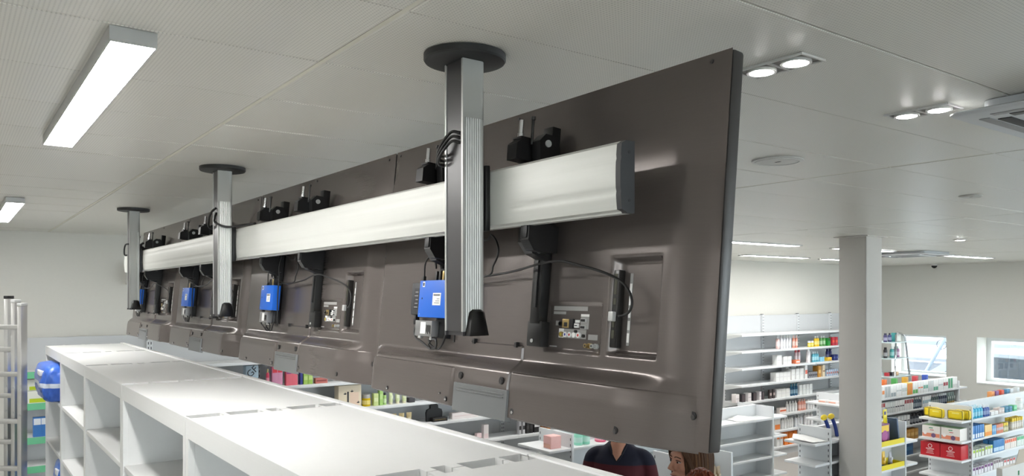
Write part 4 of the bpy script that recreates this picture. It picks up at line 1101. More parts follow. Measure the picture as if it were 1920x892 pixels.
s1(4, 987, 1000, 'carton', .045, .06, .135, (35, 34, 34), (60, 58, 58), 'mid', 'black box in the small stack near the shelf end', n=2)
s1(4, 1001, 1014, 'carton', .09, .06, .10, (40, 39, 40), (225, 225, 225), 'high', 'black box with a white label near the shelf end', n=1)
s1(4, 1016, 1034, 'carton', .045, .06, .10, (170, 105, 50), (120, 70, 40), 'line', 'brown box at the right end of the black stack', n=2)
s1(5, 958, 964, 'carton', .03, .05, .06, (130, 25, 40), None, 'mid', 'tiny dark red box on the low shelf', n=1)
s1(5, 965, 971, 'carton', .035, .05, .07, (240, 225, 225), None, 'mid', 'tiny white box on the low shelf', n=1)

# goods on gondolas facing the viewer's side
def grow(xa, xb, yf, z, kind, w, d, h, c, c2, st, lab, n=None, deep=1, name=None, gap=.006):
    cnt = n or max(1, int((xb-xa+gap)/(w+gap))); step = (xb-xa)/cnt
    for k in range(cnt):
        for q in range(deep):
            item(kind, w, d, h, c, c2, st, (xa+step*(k+.5), yf+d/2+q*(d+.006)+random.uniform(0, .002), z+.0004), random.uniform(-.025, .025), lab, lab if cnt*deep > 1 else None, name)
# left end cap of the gondola behind the striped sweater and its front shelf
za = LA[0]
item('carton', .10, .11, .105, (240, 190, 185), (225, 170, 150), 'low', (4.12, 5.08, za+.0005), -PI/2, 'pink floral box at the end of the gondola beside the sweater', None)
for k, px in enumerate((1087, 1101)):
    item('bottle', .075, .07, .13, (150, 220, 195), (225, 240, 235), '', (x_at(px, 5.03), 5.05, za+.0005), 0, 'mint green bottle with yellow sticker beside the sweater', 'mint bottles beside the sweater')
item('bottle', .10, .09, .09, (230, 100, 130), (240, 150, 165), 'jar', (x_at(1130, 5.03), 5.06, za+.0005), 0, 'pink jar half hidden by the neck of the striped sweater', None)
# sheet of paper
t = tag(MB().add([(0, 0, 0), (.30, -.02, 0), (.32, .14, .012), (.20, .17, .030), (.02, .16, .004)], [(0, 1, 2, 3, 4)]).add([(0, 0, -.002), (.30, -.02, -.002), (.32, .14, .010), (.20, .17, .028), (.02, .16, .002)], [(4, 3, 2, 1, 0)]).obj('paper_sheet', LABELW, None, False, (x_at(1385, 4.99), 4.99, LA[0]+.004)), 'loose white paper sheet on the empty gondola', 'paper')
# brown tubes in a block
for q in range(4):
    for k in range(6):
        item('tube', .042, .04, .14, (150, 125, 90), (170, 150, 115), '', (4.362+.047*k, 3.728+.0425*q, LN[0]+.0005), random.uniform(-.2, .2), 'brown tube in the tight block beside the brown haired woman', 'brown tubes in a block')
# gondola below the left window: rows of cartons
yD = 4.985
cols1 = [((222, 160, 60), None), (Wh, (190, 200, 190)), (Wh, (235, 150, 90)), (Wh, (235, 130, 70)), (Wh, (235, 150, 90)), (Wh, (180, 185, 185)), (Wh, (150, 160, 165)), (Wh, (190, 195, 195)), (Wh, (200, 205, 200)), ((225, 190, 90), (230, 140, 60)), (Wh, (90, 170, 80)), (Wh, (220, 110, 60)), (Wh, (120, 180, 160)), (Wh, (200, 205, 205)), (Wh, (80, 160, 130)), (Wh, (190, 195, 200)), (Wh, (160, 60, 70)), (Wh, (70, 150, 110)), (Wh, (205, 205, 205))]
names1 = 'amber,grey green,pale orange,strong orange,second pale orange,light grey,mid grey,silver grey,faint green,yellow and orange,leaf green,rust,sea green,faint grey,teal,cool grey,wine red,fresh green,plain'.split(',')
x = 8.60
for i, (c, c2) in enumerate(cols1):
    n = 2; w_ = .062
    grow(x, x+.132, yD, LD[0], 'carton', w_, .07, .15, c, c2, ('mid', 'full', 'low', 'line')[i % 4], 'white carton with %s print, top row of the gondola below the left window' % names1[i], n=2); x += .135
x = 8.60
cols2 = [('bottle', (215, 220, 215), Wh, ''), ('carton', (225, 228, 225), (120, 160, 140), 'mid'), ('carton', (228, 228, 226), (190, 60, 60), 'high'), ('carton', (225, 228, 226), (150, 155, 160), 'line'), ('carton', Wh, (60, 60, 70), 'line'), ('carton', Wh, (170, 70, 80), 'high'), ('bottle', (60, 80, 95), Wh, ''), ('carton', Wh, (150, 180, 190), 'mid'), ('bottle', (70, 90, 90), (230, 230, 230), ''), ('bottle', (40, 55, 80), (225, 230, 235), 'spray'), ('tube', (110, 130, 125), (170, 140, 80), '')]
n2 = 'frosted bottle,green marked carton,red topped carton,grey lined carton,black lined carton,wine topped carton,slate bottle,pale blue carton,dark green bottle,navy can,grey green tube'.split(',')
for i, (k, c, c2, st) in enumerate(cols2):
    grow(x, x+.224, yD, LD[1], k, .05, .05, .14, c, c2, st, n2[i]+' in the second row of the gondola below the left window', n=4); x += .229
x = 8.60
cols3 = [('carton', (215, 218, 222), (120, 125, 130), 'mid'), ('bottle', (60, 60, 65), (200, 200, 205), ''), ('carton', (205, 208, 214), (90, 110, 130), 'high'), ('carton', (220, 222, 222), (40, 45, 55), 'line'), ('bottle', (45, 50, 60), (40, 40, 45), 'spray'), ('carton', (70, 60, 70), (150, 90, 100), 'mid'), ('bottle', (40, 45, 50), (220, 220, 220), ''), ('carton', (225, 222, 216), (110, 140, 120), 'mid')]
n3 = 'grey carton,black bottle,blue grey carton,dark lined carton,black can,plum carton,small dark bottle,ivory carton'.split(',')
for i, (k, c, c2, st) in enumerate(cols3):
    grow(x, x+.31, yD, LD[2], k, .065, .06, .13, c, c2, st, n3[i]+' in the third row of the gondola below the left window', n=4); x += .325
for i, (c, c2, nm) in enumerate((((200, 203, 205), (150, 150, 155), 'pale grey'), ((60, 62, 66), None, 'dark grey'), ((205, 150, 60), (230, 190, 110), 'gold'))):
    grow(8.7+.5*i, 9.1+.5*i, yD, LD[3], 'carton', .09, .08, .13, c, c2, 'mid', nm+' carton in the fourth row of the gondola below the left window', n=4)
item('carton', .20, .16, .16, (35, 95, 150), (60, 130, 180), 'mid', (9.9, yD+.1, LD[4]+.0005), 0, 'big blue carton low behind the red boxes', None)
# things standing on top of that gondola's spine: goods of the far side showing over it
for i, (c, nm) in enumerate((((90, 40, 110), 'purple'), ((60, 50, 60), 'dark plum'), ((230, 120, 60), 'orange'), ((80, 170, 90), 'green'), ((225, 170, 60), 'amber'), ((200, 70, 80), 'red'), ((60, 90, 180), 'blue'))):
    item('carton', .08, .06, .17, c, (230, 230, 230), 'line', (9.25+.27*i, 5.28, LD[0]+.0005), .2, nm+' box on the far side of the gondola below the left window', None)
# end cap of the gondola left of the pillar
for k in range(2): item('carton', .10, .08, .03, (235, 225, 220), (235, 150, 120), 'mid', (8.36, 5.10+.13*k, LD[0]+.0005), -PI/2, 'flat white and orange box on the end shelf left of the pillar', 'flat boxes on the end shelf')

# right gondola: end cap goods
xe = 8.52
YEL = mat('yellow_zip_case', (236, 208, 30), .4); YED = mat('case_piping', (90, 85, 20), .5)
def zip_case(y, label, rz, dx=0):
    t = thing('zip_case', (xe+.07+dx, y, LC[0]+.003), label, 'case', 'yellow zip cases', rz)
    b_ = MB(); b_.box(-.03, .03, -.078, .078, 0, .098, .026); b_.obj('shell', YEL, t, 60)
    pts = [(-.031, (.072-.02)*cx+.02*math.cos(a), .049+(.046-.02)*cz+.02*math.sin(a)) for cx, cz, a in ((1, 1, .3), (1, 1, 1.2), (-1, 1, 1.9), (-1, 1, 2.8), (-1, -1, 3.5), (-1, -1, 4.4), (1, -1, 5.0), (1, -1, 6.0), (1, 1, .3))]
    MB().tube(pts, .003, 6, 3).obj('piping', YED, t, True); bx('print_patch', pmat((246, 232, 120)), t, -.0318, -.029, -.04, .03, .060, .072)
zip_case(4.11, 'yellow zip case at the back left of the end shelf', 0, .03); zip_case(4.03, 'yellow zip case in front, second from left on the end shelf', -.1, -.035); zip_case(3.85, 'yellow zip case at the right of the end shelf', .05)
zip_case(3.815, 'yellow zip case standing behind the right hand one', .05, .07)
def shop_box(y, w, h, z, c, label, group, kind, x=xe-.0):
    t = thing('gift_carton', (x, y, z+.0005), label, 'box', group)
    bx('carton', pmat(c), t, 0, .16, -w/2, w/2, 0, h, .002)
    if kind == 'red':
        MB().lathe([(.022, -.0012), (.022, 0)], 24, (0, 0, h*.74), 'x', 1, 1).xf(Matrix.Scale(1.0, 4)).obj('oval_mark', pmat((235, 215, 215)), t)
        MB().lathe([(.016, -.0016), (.016, -.001)], 24, (0, 0, h*.74), 'x').obj('oval_inner', pmat((200, 40, 50)), t)
        for k, (a, b) in enumerate(((.042, .010), (.030, .005), (.034, .005), (.040, .005))): bx('print_line', pmat((235, 200, 200)), t, -.0012, 0, -a, a, h*(.52-.12*k*.9)-b/2, h*(.52-.12*k*.9)+b/2)
        bx('lid_seam', pmat((150, 20, 30)), t, -.0006, .161, -w/2-.0004, w/2+.0004, h*.93, h*.94)
    else:
        bx('picture_band', pmat((225, 140, 110)), t, -.0012, 0, -w*.48, w*.48, h*.05, h*.36); bx('logo_green', pmat((110, 175, 140)), t, -.0012, 0, -.02, .02, h*.78, h*.86)
        bx('logo_red', pmat((205, 80, 80)), t, -.0012, 0, -.028, .012, h*.62, h*.67); MB().lathe([(.018, -.0018), (.018, -.0008)], 20, (0, w*.33, h*.36), 'x').obj('picture_egg', Wm, t)
        MB().lathe([(.024, -.0016), (.024, -.0009)], 20, (0, -w*.14, h*.2), 'x').obj('picture_plum', pmat((110, 85, 120)), t)
        bx('lid_strip', pmat((150, 185, 140)), t, .01, .15, -w/2+.002, w/2-.002, h, h+.0015)
Wm = pmat((244, 240, 236))
shop_box(4.075, .185, .125, LC[1], (238, 232, 226), 'white floral patterned box, left of two on the end shelf', 'floral patterned boxes', 'pic')
shop_box(3.875, .19, .125, LC[1], (238, 232, 226), 'white floral patterned box, right of two on the end shelf', 'floral patterned boxes', 'pic')
shop_box(4.085, .20, .145, LC[2], (196, 32, 44), 'red gift carton with oval emblem, the left of two', 'red gift cartons', 'red')
shop_box(3.875, .21, .145, LC[2], (196, 32, 44), 'red gift carton with oval emblem, the right of two', 'red gift cartons', 'red')
# right gondola: front shelves
yC = 3.75
G2 = 'of the gondola at the right edge'
def cr(px0, px1, lv, kind, w, d, h, c, c2, st, lab, n=None, deep=1): grow(x_at(px0, yC), x_at(px1, yC), yC, LC[lv], kind, w, d, h, c, c2, st, lab+' '+G2, n, deep)
cr(1824, 1845, 0, 'bottle', .045, .045, .13, (80, 185, 220), (215, 238, 245), '', 'clear blue bottle on the top shelf', 4, 2)
cr(1846, 1857, 0, 'bottle', .04, .04, .12, (60, 90, 165), (235, 238, 240), '', 'blue and white bottle on the top shelf', 3, 2)
cr(1858, 1872, 0, 'carton', .09, .06, .04, (228, 226, 224), (215, 215, 214), 'line', 'low white box on the top shelf', 2)
cr(1873, 1884, 0, 'carton', .07, .06, .06, (205, 190, 185), (225, 215, 210), 'mid', 'small beige box on the top shelf', 2)
cr(1885, 1899, 0, 'carton', .08, .06, .06, (50, 130, 160), (40, 100, 140), 'mid', 'teal box on the top shelf', 2)
cr(1900, 1908, 0, 'carton', .08, .06, .06, (90, 185, 130), (140, 210, 165), 'mid', 'green box on the top shelf', 1)
cr(1912, 1922, 0, 'bottle', .07, .07, .13, (225, 232, 228), (240, 240, 238), 'jar', 'tall white jar on the top shelf', 1)
cr(1824, 1846, 1, 'carton', .045, .05, .14, (55, 130, 200), (230, 236, 242), 'low', 'blue topped white carton on the second shelf', 5, 2)
cr(1847, 1860, 1, 'carton', .045, .05, .12, (240, 200, 130), (240, 150, 60), 'low', 'orange carton on the second shelf', 4, 2)
cr(1861, 1868, 1, 'carton', .05, .05, .10, (110, 165, 210), (160, 195, 220), 'mid', 'light blue carton on the second shelf', 2)
cr(1869, 1881, 1, 'carton', .05, .05, .10, (215, 130, 95), (190, 180, 190), 'mid', 'terracotta carton on the second shelf', 4)
cr(1882, 1892, 1, 'bottle', .06, .05, .10, (195, 185, 130), (235, 205, 50), 'jar', 'squat jar with yellow lid, second shelf', 2)
cr(1898, 1920, 1, 'bottle', .042, .04, .13, (215, 205, 190), (238, 205, 50), 'jar', 'small yellow lidded jar on the second shelf', 5, 2)
cr(1824, 1846, 2, 'carton', .05, .05, .08, (232, 236, 226), (165, 200, 50), 'high', 'white and lime carton on the third shelf', 4, 3)
cr(1847, 1862, 2, 'carton', .05, .05, .09, (230, 234, 226), (175, 205, 60), 'high', 'lime carton next to the blue cartons, third shelf', 3, 2)
cr(1863, 1883, 2, 'carton', .07, .05, .13, (45, 120, 180), (190, 215, 235), 'low', 'tall blue carton on the third shelf', 4, 2)
cr(1884, 1906, 2, 'carton', .045, .05, .11, (232, 222, 214), (232, 110, 70), 'high', 'white and orange red carton on the third shelf', 6)
cr(1907, 1922, 2, 'carton', .045, .05, .11, (225, 232, 226), (60, 180, 120), 'high', 'white and green carton on the third shelf', 4)
cr(1824, 1845, 3, 'carton', .05, .05, .08, (228, 224, 230), (100, 40, 110), 'high', 'white and purple carton on the fourth shelf', 4, 3)
cr(1846, 1862, 3, 'carton', .05, .05, .085, (226, 222, 228), (115, 50, 120), 'high', 'purple carton next to the grey cartons, fourth shelf', 3, 2)
cr(1863, 1881, 3, 'carton', .055, .05, .10, (218, 215, 214), (130, 115, 120), 'high', 'grey and white carton on the fourth shelf', 4)
cr(1882, 1904, 3, 'carton', .06, .05, .07, (222, 218, 216), (190, 70, 70), 'high', 'small white and red carton on the fourth shelf', 4)
# far side goods over the spine of the right gondola
for i, (px, c, nm) in enumerate(((1858, (235, 160, 95), 'peach'), (1866, (150, 110, 165), 'lilac'), (1876, (225, 90, 60), 'red orange'), (1886, (90, 160, 200), 'sky blue'), (1893, (225, 230, 232), 'white'), (1905, (225, 230, 232), 'second white'))):
    item('carton', .10, .05, .17, c, (235, 235, 235), 'line', (x_at(px, 4.08), 4.08, LC[0]+.0005), .1, nm+' box peeping over the spine of the gondola at the right edge', None)
# propped open carton with a price board in front of the right gondola
t = thing('open_cardboard_box', (x_at(1912, 3.0), 3.05, 0), 'tall grey display carton at the lower right corner', 'box')
bx('box_body', pmat((205, 203, 198)), t, x_at(1868, 3.05)-x_at(1912, 3.0), .30, -.05, .0, 0, .82, .004); MB().add([(-.10, -.05, .82), (.29, -.05, .82), (.25, -.10, .96), (-.14, -.10, .97), (-.10, -.047, .82), (.29, -.047, .82), (.25, -.097, .963), (-.14, -.097, .973)], [(0, 1, 2, 3), (7, 6, 5, 4), (0, 3, 7, 4), (1, 5, 6, 2), (3, 2, 6, 7), (0, 4, 5, 1)]).obj('open_flap', pmat((200, 188, 172)), t)
bx('green_mark', GREENP, t, -.04, -.01, -.0512, -.0502, .72, .76); 

# yellow tray stand right of the pillar
zt = [HCAM-1.36, HCAM-1.575, HCAM-1.80]
TRY = mat('yellow_tray', (240, 220, 40), .4)
for k in (0, 1):
    t = thing('yellow_tray', (6.93, 3.724, zt[k]+.0006), ['upper yellow display tray right of the pillar', 'lower yellow display tray right of the pillar'][k], 'tray', 'yellow display trays')
    m = MB().box(-.22, .22, -.065, .065, 0, .006, .001).box(-.22, .22, -.065, -.06, .006, .045).box(-.22, .22, .06, .065, .006, .06); m.obj('tray_base', TRY, t)
    for q in range(2): bx('divider', TRY, t, -.212+.424*q-.002, -.212+.424*q+.002, -.06, .06, .006, .04)
PUR = (120, 50, 110)
t = item('carton', .17, .06, .18, PUR, (240, 200, 60), 'high', (6.88, 3.73, zt[0]+.0075), 0, 'purple and yellow pack standing in the upper yellow tray', None)
MB().lathe([(.05, -.032), (.05, -.0305)], 22, (.0, 0, .075), 'y').obj('printed_round', pmat((175, 90, 150)), t)
t = thing('sign_flag', (7.02, 3.76, zt[0]+.0075), 'tall yellow sign strip leaning behind the purple pack', 'sign')
MB().box(-.03, .03, -.003, .003, 0, .30, .002).xf(Matrix.Rotation(-.1, 4, 'Y')).obj('strip', TRY, t); bx('dot', pmat((60, 60, 130)), t, -.045, -.015, -.005, -.0035, .25, .28)
t = thing('leaflet', (7.095, 3.722, zt[0]+.0115), 'dark leaflet leaning at the right of the upper tray', 'leaflet'); MB().box(-.010, .010, -.045, .045, 0, .22, .001).xf(Matrix.Rotation(-.18, 4, 'Y')).obj('leaflet_card', pmat((70, 90, 120)), t)
for k, (c, nm) in enumerate((((240, 210, 60), 'yellow'), ((235, 190, 50), 'amber'), ((180, 180, 190), 'silver'))):
    item('tube', .05, .05, .16-.02*k, c, (90, 110, 150), '', (6.80+.12*k, 3.735, zt[1]+.0075), 0, nm+' tube standing in the lower yellow tray', None)
for k in range(6): item('carton', .035, .06, .10, (230, 226, 226), (200, 110, 120), 'line', (6.80+.042*k, 3.72, zt[2]+.0005), 0, 'slim white box in the row under the yellow trays', 'slim boxes under the trays')
# left of the pillar
for k, (px, c) in enumerate(((1552, (245, 215, 40)), (1561, (240, 210, 50)))):
    x_ = x_at(px, 4.0)
    t = thing('plush_toothbrush', (x_+.03, 4.0, HCAM-1.279), ['yellow headed blue display stick, the left of two by the pillar', 'yellow headed blue display stick, the right one by the pillar'][k], 'display stick', 'blue sticks with yellow heads') if False else \
        thing('display_stick', (6.33+.11*k, 3.93, HCAM-1.269), ['yellow headed blue display stick, the left of two by the pillar', 'yellow headed blue display stick, the right one by the pillar'][k], 'display stick', 'blue sticks with yellow heads')
    MB().tube([(.05, 0, .0), (.02, 0, .09), (-.03, 0, .17)], .016, 8, 4).obj('stick', pmat((30, 60, 140)), t, True)
    MB().ellipsoid((-.045, 0, .185), (.045, .02, .026), 14, 8).obj('head', pmat(c), t, True)
t = tag(MB().add([(0, 0, .005), (.18, -.03, .0), (.20, .22, .02), (.09, .25, .035), (0, .2, .012), (0, 0, 0), (.18, -.03, -.004), (.20, .22, .016), (.09, .25, .03), (0, .2, .008)], [(0, 1, 2, 3, 4), (9, 8, 7, 6, 5)]).obj('paper_bundle', LABELW, None, False, (6.03, 3.88, HCAM-1.279+.006)), 'crumpled white paper bundle on the stand left of the pillar', 'paper')
# display ladder goods
for k, (lv, px, c, c2, kind, st, nm) in enumerate(((4, 1660, (50, 45, 90), (40, 40, 60), 'bottle', 'spray', 'dark purple can'), (4, 1668, (60, 65, 110), (30, 30, 40), 'bottle', '', 'navy bottle'), (4, 1676, (60, 140, 140), None, 'carton', 'mid', 'teal box'),
        (3, 1660, (35, 35, 40), (20, 20, 20), 'bottle', 'spray', 'black can'), (3, 1672, (80, 170, 165), (225, 235, 235), 'bottle', '', 'sea green bottle'), (3, 1678, (150, 175, 190), (225, 235, 235), 'bottle', '', 'pale blue bottle'), (3, 1683, (160, 120, 150), (200, 210, 210), 'bottle', '', 'mauve bottle'),
        (2, 1663, (190, 50, 60), None, 'carton', 'mid', 'small red box'), (2, 1671, (50, 45, 50), None, 'carton', 'mid', 'flat dark box'), (2, 1680, (225, 190, 150), None, 'carton', 'mid', 'beige box'))):
    h_ = {4: .13, 3: .16, 2: .05}[lv]
    item(kind, .055, .055, h_, c, c2, st, (x_at(px, 6.08), 6.08, DLV[lv]+.0005), 0, nm+' on the chrome display ladder', None)
# floor: purple pack and grey crate near the stand
t = soft_pack('detergent_pack', x_at(1517, 4.9)+.0, 4.9, 0, .26, .2, .17, (70, 60, 150), (225, 190, 80), 'purple detergent pack on the floor left of the pillar', (.3, .45)); t['group'] = 'floor packs'

# =================================================================== PEOPLE
SKIN = mat('skin', (205, 150, 125), .5, noise=.03, nscale=25)
NAVY, MAROON = (24, 27, 46), (78, 22, 32)
def clay(name, mb, m, parent, vox, smooth_it=4):
    """overlapping forms fused into one continuous surface"""
    me = mb.mesh(name, True, False)
    o = mk(name, me, parent)
    md = o.modifiers.new('fuse', 'REMESH'); md.mode = 'VOXEL'; md.voxel_size = vox
    md = o.modifiers.new('soft', 'SMOOTH'); md.iterations = smooth_it; md.factor = .5
    pm = o.matrix_world.copy(); bake(o)
    o.data.materials.clear(); o.data.materials.append(m)
    for p in o.data.polygons: p.use_smooth = True
    return o
def limb(mb, pts, rad, n=14):
    R = list(rad)
    def rr(t):
        s = t*(len(R)-1); i = min(int(s), len(R)-2); f = s-i; return R[i]*(1-f)+R[i+1]*f
    mb.tube(pts, rr, n, 5)
    mb.ellipsoid(pts[0], (R[0],)*3, 12, 8); mb.ellipsoid(pts[-1], (R[-1],)*3, 12, 8)
def torso(mb, rows, n=24):
    """rows = [(z, half width, half depth, y shift)]"""
    vs = []; fs = []
    for z, a, b, ys in rows:
        for k in range(n):
            an = 2*PI*k/n; c, s = math.cos(an), math.sin(an); e = .82
            vs.append((math.copysign(abs(c)**e, c)*a, math.copysign(abs(s)**e, s)*b+ys, z))
    for i in range(len(rows)-1):
        for k in range(n): fs.append((i*n+k, i*n+(k+1) % n, (i+1)*n+(k+1) % n, (i+1)*n+k))
    fs += [tuple(reversed(range(n))), tuple(range((len(rows)-1)*n, len(rows)*n))]
    mb.add(vs, fs)
def hand(mb, p, side, d=(0, 0, -1)):
    """relaxed hand hanging from the wrist p: palm, four unequal bent fingers, thumb from the side of the palm"""
    p = Vector(p)
    mb.ellipsoid(p+Vector((0, -.005, -.045)), (.016, .038, .05), 12, 8)
    for k, ln in enumerate((.066, .074, .070, .056)):
        y = -.032+.021*k; b = p+Vector((0, y, -.080))
        mb.tube([b, b+Vector((-side*.006, 0, -ln*.45)), b+Vector((-side*.022, 0, -ln*.8)), b+Vector((-side*.036, 0, -ln))], lambda t: .0092-.002*t, 8, 3)
    b = p+Vector((0, -.030, -.035))
    mb.tube([b, b+Vector((-side*.010, -.022, -.022)), b+Vector((-side*.016, -.028, -.050))], lambda t: .0115-.002*t, 8, 3)
def head(mb, z, s=1.0, fem=False):
    """face looks to -Y; z = centre height of the head"""
    E_ = lambda c, r, rot=None: mb.ellipsoid((c[0]*s, c[1]*s, z+c[2]*s), (r[0]*s, r[1]*s, r[2]*s), 22, 14, rot)
    E_((0, .012, .028), (.074, .094, .088)); E_((0, -.018, -.012), (.064, .072, .085)); E_((0, -.028, -.055), (.050, .056, .050))
    E_((0, -.068, -.094), (.020, .020, .016)); E_((0, -.074, .030), (.052, .020, .026))
    for q in (-1, 1):
        E_((q*.036, -.062, -.022), (.026, .026, .026)); E_((q*.028, -.080, .022), (.022, .011, .008)); E_((q*.073, .012, -.005), (.009, .020, .030)); E_((q*.030, -.030, -.075), (.028, .045, .028))
    mb.tube([(0, -.088*s, z+.022*s), (0, -.098*s, z+.0*s), (0, -.112*s, z-.022*s), (0, -.116*s, z-.033*s)], lambda t: (.0075+.0055*t)*s, 12, 4)
    for q in (-1, 1): E_((q*.011, -.100, -.035), (.009, .010, .007))
    E_((0, -.090, -.056), (.024, .010, .0065)); E_((0, -.088, -.068), (.021, .010, .007)); E_((0, -.078, -.062), (.028, .014, .018))
def eyes(parent, z, s=1.0, brow=(70, 50, 40), closed=False):
    for q in (-1, 1):
        e = MB().ellipsoid((q*.030*s, -.0775*s, z+.006*s), (.0120*s, .0098*s, .0058*s), 16, 10).obj('eye', mat('eye_white', (188, 172, 164), .3), parent, True)
        MB().ellipsoid((q*.030*s-.003*s, -.0872*s, z+.005*s), (.0062*s, .0024*s, .0052*s), 12, 8).obj('iris', mat('iris', (52, 40, 34), .2), e, True)
        MB().tube([(q*.015*s, -.0865*s, z+.012*s), (q*.030*s, -.0925*s, z+.0165*s), (q*.046*s, -.080*s, z+.010*s)], .0026*s, 6, 4).obj('eyelid', mat('eyelid', (120, 80, 68), .5), e, True)
        MB().tube([(q*.012*s, -.0915*s, z+.027*s), (q*.030*s, -.0965*s, z+.034*s), (q*.050*s, -.082*s, z+.027*s)], .0032*s, 6, 4, flat=.6).obj('eyebrow', mat('brow_%d' % brow[0], brow, .8), parent, True)
    MB().tube([(-.022*s, -.0935*s, z-.061*s), (0, -.100*s, z-.0615*s), (.022*s, -.0935*s, z-.061*s)], .004*s, 8, 4, flat=.7).obj('lips', mat('lips', (165, 92, 88), .45), parent, True)
def hair_long(parent, z, s, c1, c2, length, name='hair'):
    """centre parted straight hair falling from the crown: many flat locks"""
    random.seed(11); m = MB(); m2 = MB()
    m.ellipsoid((0, .022*s, z+.036*s), (.080*s, .094*s, .092*s), 22, 14)
    for q in (-1, 1):
        for i in range(46):
            u = i/45.0
            az = (.235+.765*u)*PI*.96        # from the temple round to the back of the head
            r = 1.0+random.uniform(-.02, .05)
            dx, dy = q*math.sin(az), -math.cos(az)
            A = Vector((q*.006*s, (-.055+.13*u)*s, z+(.128-.012*u)*s))
            B = Vector((dx*.050*s, dy*.064*s+.010*s, z+.105*s))
            Cc = Vector((dx*.083*s*r, dy*.098*s*r+.014*s, z+.050*s))
            Dd = Vector((dx*.089*s*r, dy*.098*s*r+.016*s, z-.02*s))
            Ee = Vector((dx*.090*s*r, dy*.092*s*r+.018*s, z-.11*s))
            G = Vector((dx*.095*s*r+random.uniform(-.01, .01), dy*.085*s*r+.022*s, z-length*s+random.uniform(-.03, .03)))
            (m if (i+(q > 0)) % 3 else m2).tube([A, B, Cc, Dd, Ee, G], lambda t: (.0105-.005*max(0, t-.6))*s, 7, 4, flat=.55)
        for j in range(4):
            o_ = .010*j*s
            m.tube([(q*.006*s, -.058*s+o_, z+.124*s), (q*.040*s, -.082*s+o_, z+.098*s), (q*.070*s, -.070*s+o_, z+.045*s), (q*.082*s, -.048*s+o_, z-.02*s), (q*.086*s, -.036*s+o_, z-.09*s), (q*.092*s, -.030*s+o_, z-length*s)], .0095*s, 7, 4, flat=.6)
    h = m.obj(name, mat(name+'_base%d' % c1[0], c1, .6, noise=.2, nscale=40, stretch=(8, 8, .5), spec=.2), parent, True, clean=False)
    m2.obj('hair_lock', mat(name+'_lock%d' % c2[0], c2, .55, noise=.15, nscale=40, stretch=(8, 8, .5), spec=.25), h, True, clean=False)
    return h
def hair_short(parent, z, s, c):
    m = MB(); random.seed(5)
    for i in range(150):
        a = random.uniform(0, 2*PI); u = random.uniform(0, 1); th = u*1.9
        if math.cos(a) < -.2 and th > 1.05 and False: continue
        d = Vector((math.sin(th)*math.cos(a)*.078, math.sin(th)*math.sin(a)*.098+.012, math.cos(th)*.094+.03))
        if d.y < -.055 and d.z < .07: continue
        if d.z < -.07: continue
        p = Vector((d.x*s, d.y*s, z+d.z*s)); tn = Vector((d.x*.4, .4*d.y-.02, -.05)).normalized()*.03*s
        m.tube([p-tn*.4, p+tn*.5+Vector((d.x, d.y, 0))*.04, p+tn], lambda t: (.011-.007*t)*s, 6, 2, flat=.5)
    m.ellipsoid((0, .024*s, z+.038*s), (.077*s, .090*s, .086*s), 20, 12)
    return m.obj('hair', mat('short_hair_%d' % c[0], c, .5), parent, True, clean=False)
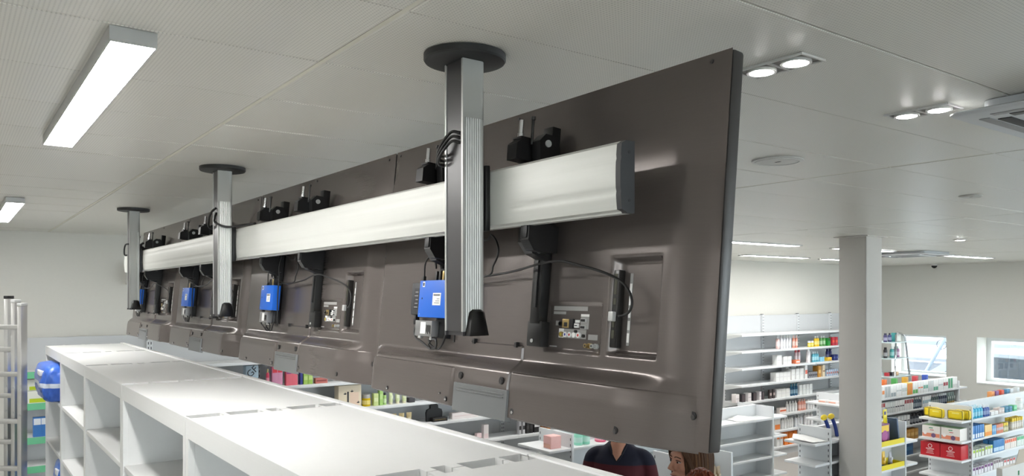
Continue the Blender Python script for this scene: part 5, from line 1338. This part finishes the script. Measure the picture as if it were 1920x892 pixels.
def person(loc, rz, H, label, top_mat, hair, hair_c, fem=False, tilt=0.0, trouser=(45, 50, 65), arms='down', neck_v=True, hair_c2=None):
    k = H/1.78
    t = thing('person', loc, label, 'person', None, rz)
    sw = (.172 if fem else .205)*k         # shoulder joint half width
    zsh = 1.455*k; zh = H-.118*k
    # body: one continuous surface
    b = MB()
    torso(b, [(.86*k, .14*k, .10*k, 0), (.98*k, .155*k, .105*k, 0), (1.12*k, .14*k, .095*k, 0), (1.28*k, .16*k, .105*k, 0), (1.40*k, .15*k, .09*k, .005), (1.47*k, .08*k, .06*k, .01)])
    limb(b, [(0, .012, 1.42*k), (0, .008, 1.52*k), (0, .0, zh-.02*k)], [.066*k, .056*k, .055*k] if not fem else [.055*k, .046*k, .047*k])
    head(b, zh, k*1.02, fem)
    for q in (-1, 1):
        if arms == 'down': el = (q*(sw+.045*k), .02, 1.15*k); wr = (q*(sw+.035*k), -.04, .90*k)
        else: el = (q*(sw+.04*k), .03, 1.16*k); wr = (q*(sw-.03*k), -.17*k, 1.02*k)
        limb(b, [(q*(sw-.02), 0, zsh-.11*k), el, wr], [.044*k, .038*k, .026*k])
        hand(b, wr, q)
        limb(b, [(q*.085*k, 0, .88*k), (q*.095*k, -.01, .48*k), (q*.10*k, .015, .07*k)], [.078*k, .055*k, .036*k])
        b.ellipsoid((q*.10*k, -.045, .045), (.04, .11, .04), 14, 8)
    body = clay('body', b, SKIN, t, .0058, 3)
    eyes(body, zh, k*1.02, hair_c)
    # sweater
    c = MB()
    torso(c, [(.84*k, .160*k, .118*k, 0), (.95*k, .172*k, .122*k, 0), (1.12*k, .168*k, .115*k, 0), (1.28*k, .190*k, .125*k, 0), (1.37*k, .192*k, .115*k, .005), (1.425*k, .160*k, .092*k, .01), (1.475*k, .100*k, .072*k, .015), (1.50*k, .074*k, .066*k, .018)])
    for q in (-1, 1):
        if arms == 'down': el = (q*(sw+.045*k), .02, 1.15*k); wr = (q*(sw+.037*k), -.03, .93*k)
        else: el = (q*(sw+.04*k), .03, 1.16*k); wr = (q*(sw-.02*k), -.15*k, 1.04*k)
        limb(c, [(q*(sw-.07*k), .008, zsh-.045*k), (q*(sw+.000*k), .008, zsh-.095*k), el, wr], [.050*k, .062*k, .052*k, .040*k])
    swt = clay('sweater', c, top_mat, t, .010, 6)
    # neckline: V of skin bounded by a ribbed collar
    if neck_v:
        v = [(-.066*k, .035, 1.505*k), (-.062*k, -.035, 1.480*k), (-.034*k, -.088*k, 1.42*k), (0, -.108*k, 1.372*k), (.034*k, -.088*k, 1.42*k), (.062*k, -.035, 1.480*k), (.066*k, .035, 1.505*k)]
        MB().tube(v, .009*k, 8, 5).obj('collar', mat('collar_navy', (18, 21, 36), .8), swt, True)
        nv = MB(); nv.add([(-.058*k, -.046*k, 1.478*k), (-.032*k, -.0985*k, 1.42*k), (0, -.119*k, 1.374*k), (.032*k, -.0985*k, 1.42*k), (.058*k, -.046*k, 1.478*k), (0, -.086*k, 1.478*k), (0, -.112*k, 1.42*k), (-.050*k, -.030*k, 1.53*k), (0, -.060*k, 1.53*k), (.050*k, -.030*k, 1.53*k)], [(0, 1, 6, 5), (1, 2, 6), (2, 3, 6), (3, 4, 5, 6), (0, 5, 8, 7), (5, 4, 9, 8)])
        nv.obj('throat', SKIN, body, True)
    l = MB()
    torso(l, [(.80*k, .168*k, .115*k, 0), (.9*k, .172*k, .12*k, 0), (.99*k, .160*k, .115*k, 0)])
    for q in (-1, 1): limb(l, [(q*.085*k, 0, .86*k), (q*.095*k, -.01, .48*k), (q*.10*k, .015, .09*k)], [.092*k, .068*k, .055*k])
    clay('trousers', l, mat('denim_%d' % trouser[0], trouser, .8), t, .012, 5)
    for q in (-1, 1): MB().ellipsoid((q*.10*k, -.045, .046), (.047, .125, .046), 16, 10).obj('shoe', DARK, t, True)
    if hair == 'long': hair_long(body, zh, k*1.02, hair_c, hair_c2, .34)
    else: hair_short(body, zh, k*1.02, hair_c)
    return t
KNIT = banded('striped_knit', [(.90, NAVY), (.97, MAROON), (1.03, NAVY), (1.085, MAROON), (1.135, NAVY), (1.215, MAROON), (2.0, NAVY)], .85)
def facing(dx, dy): return math.atan2(dx, -dy)      # a person built looking to -Y
# man in a striped sweater: faces the viewer, a little to the left
mx_, my_ = 3.71, 3.85
person((mx_, my_, 0), facing(-.82, -.60), 1.62, 'person in a navy and maroon striped V neck sweater, head hidden by the screen', KNIT, 'short', (60, 42, 32))
# woman with long brown hair, in profile, looking to the left of the picture
person((2.863, 2.492, 0), facing(-CY-.22, SY-.30), 1.68, 'person with long straight brown hair in profile below the nearest screen', mat('grey_cardigan', (120, 116, 118), .85), 'long', (70, 45, 27), True, hair_c2=(98, 66, 38), neck_v=False, arms='fore')
# a third head just showing at the bottom edge
person((2.51, 2.13, 0), facing(.5, .8), 1.632, 'auburn haired person whose crown just shows at the bottom edge', mat('black_jacket', (30, 30, 34), .7), 'short', (120, 52, 24), True, neck_v=False)
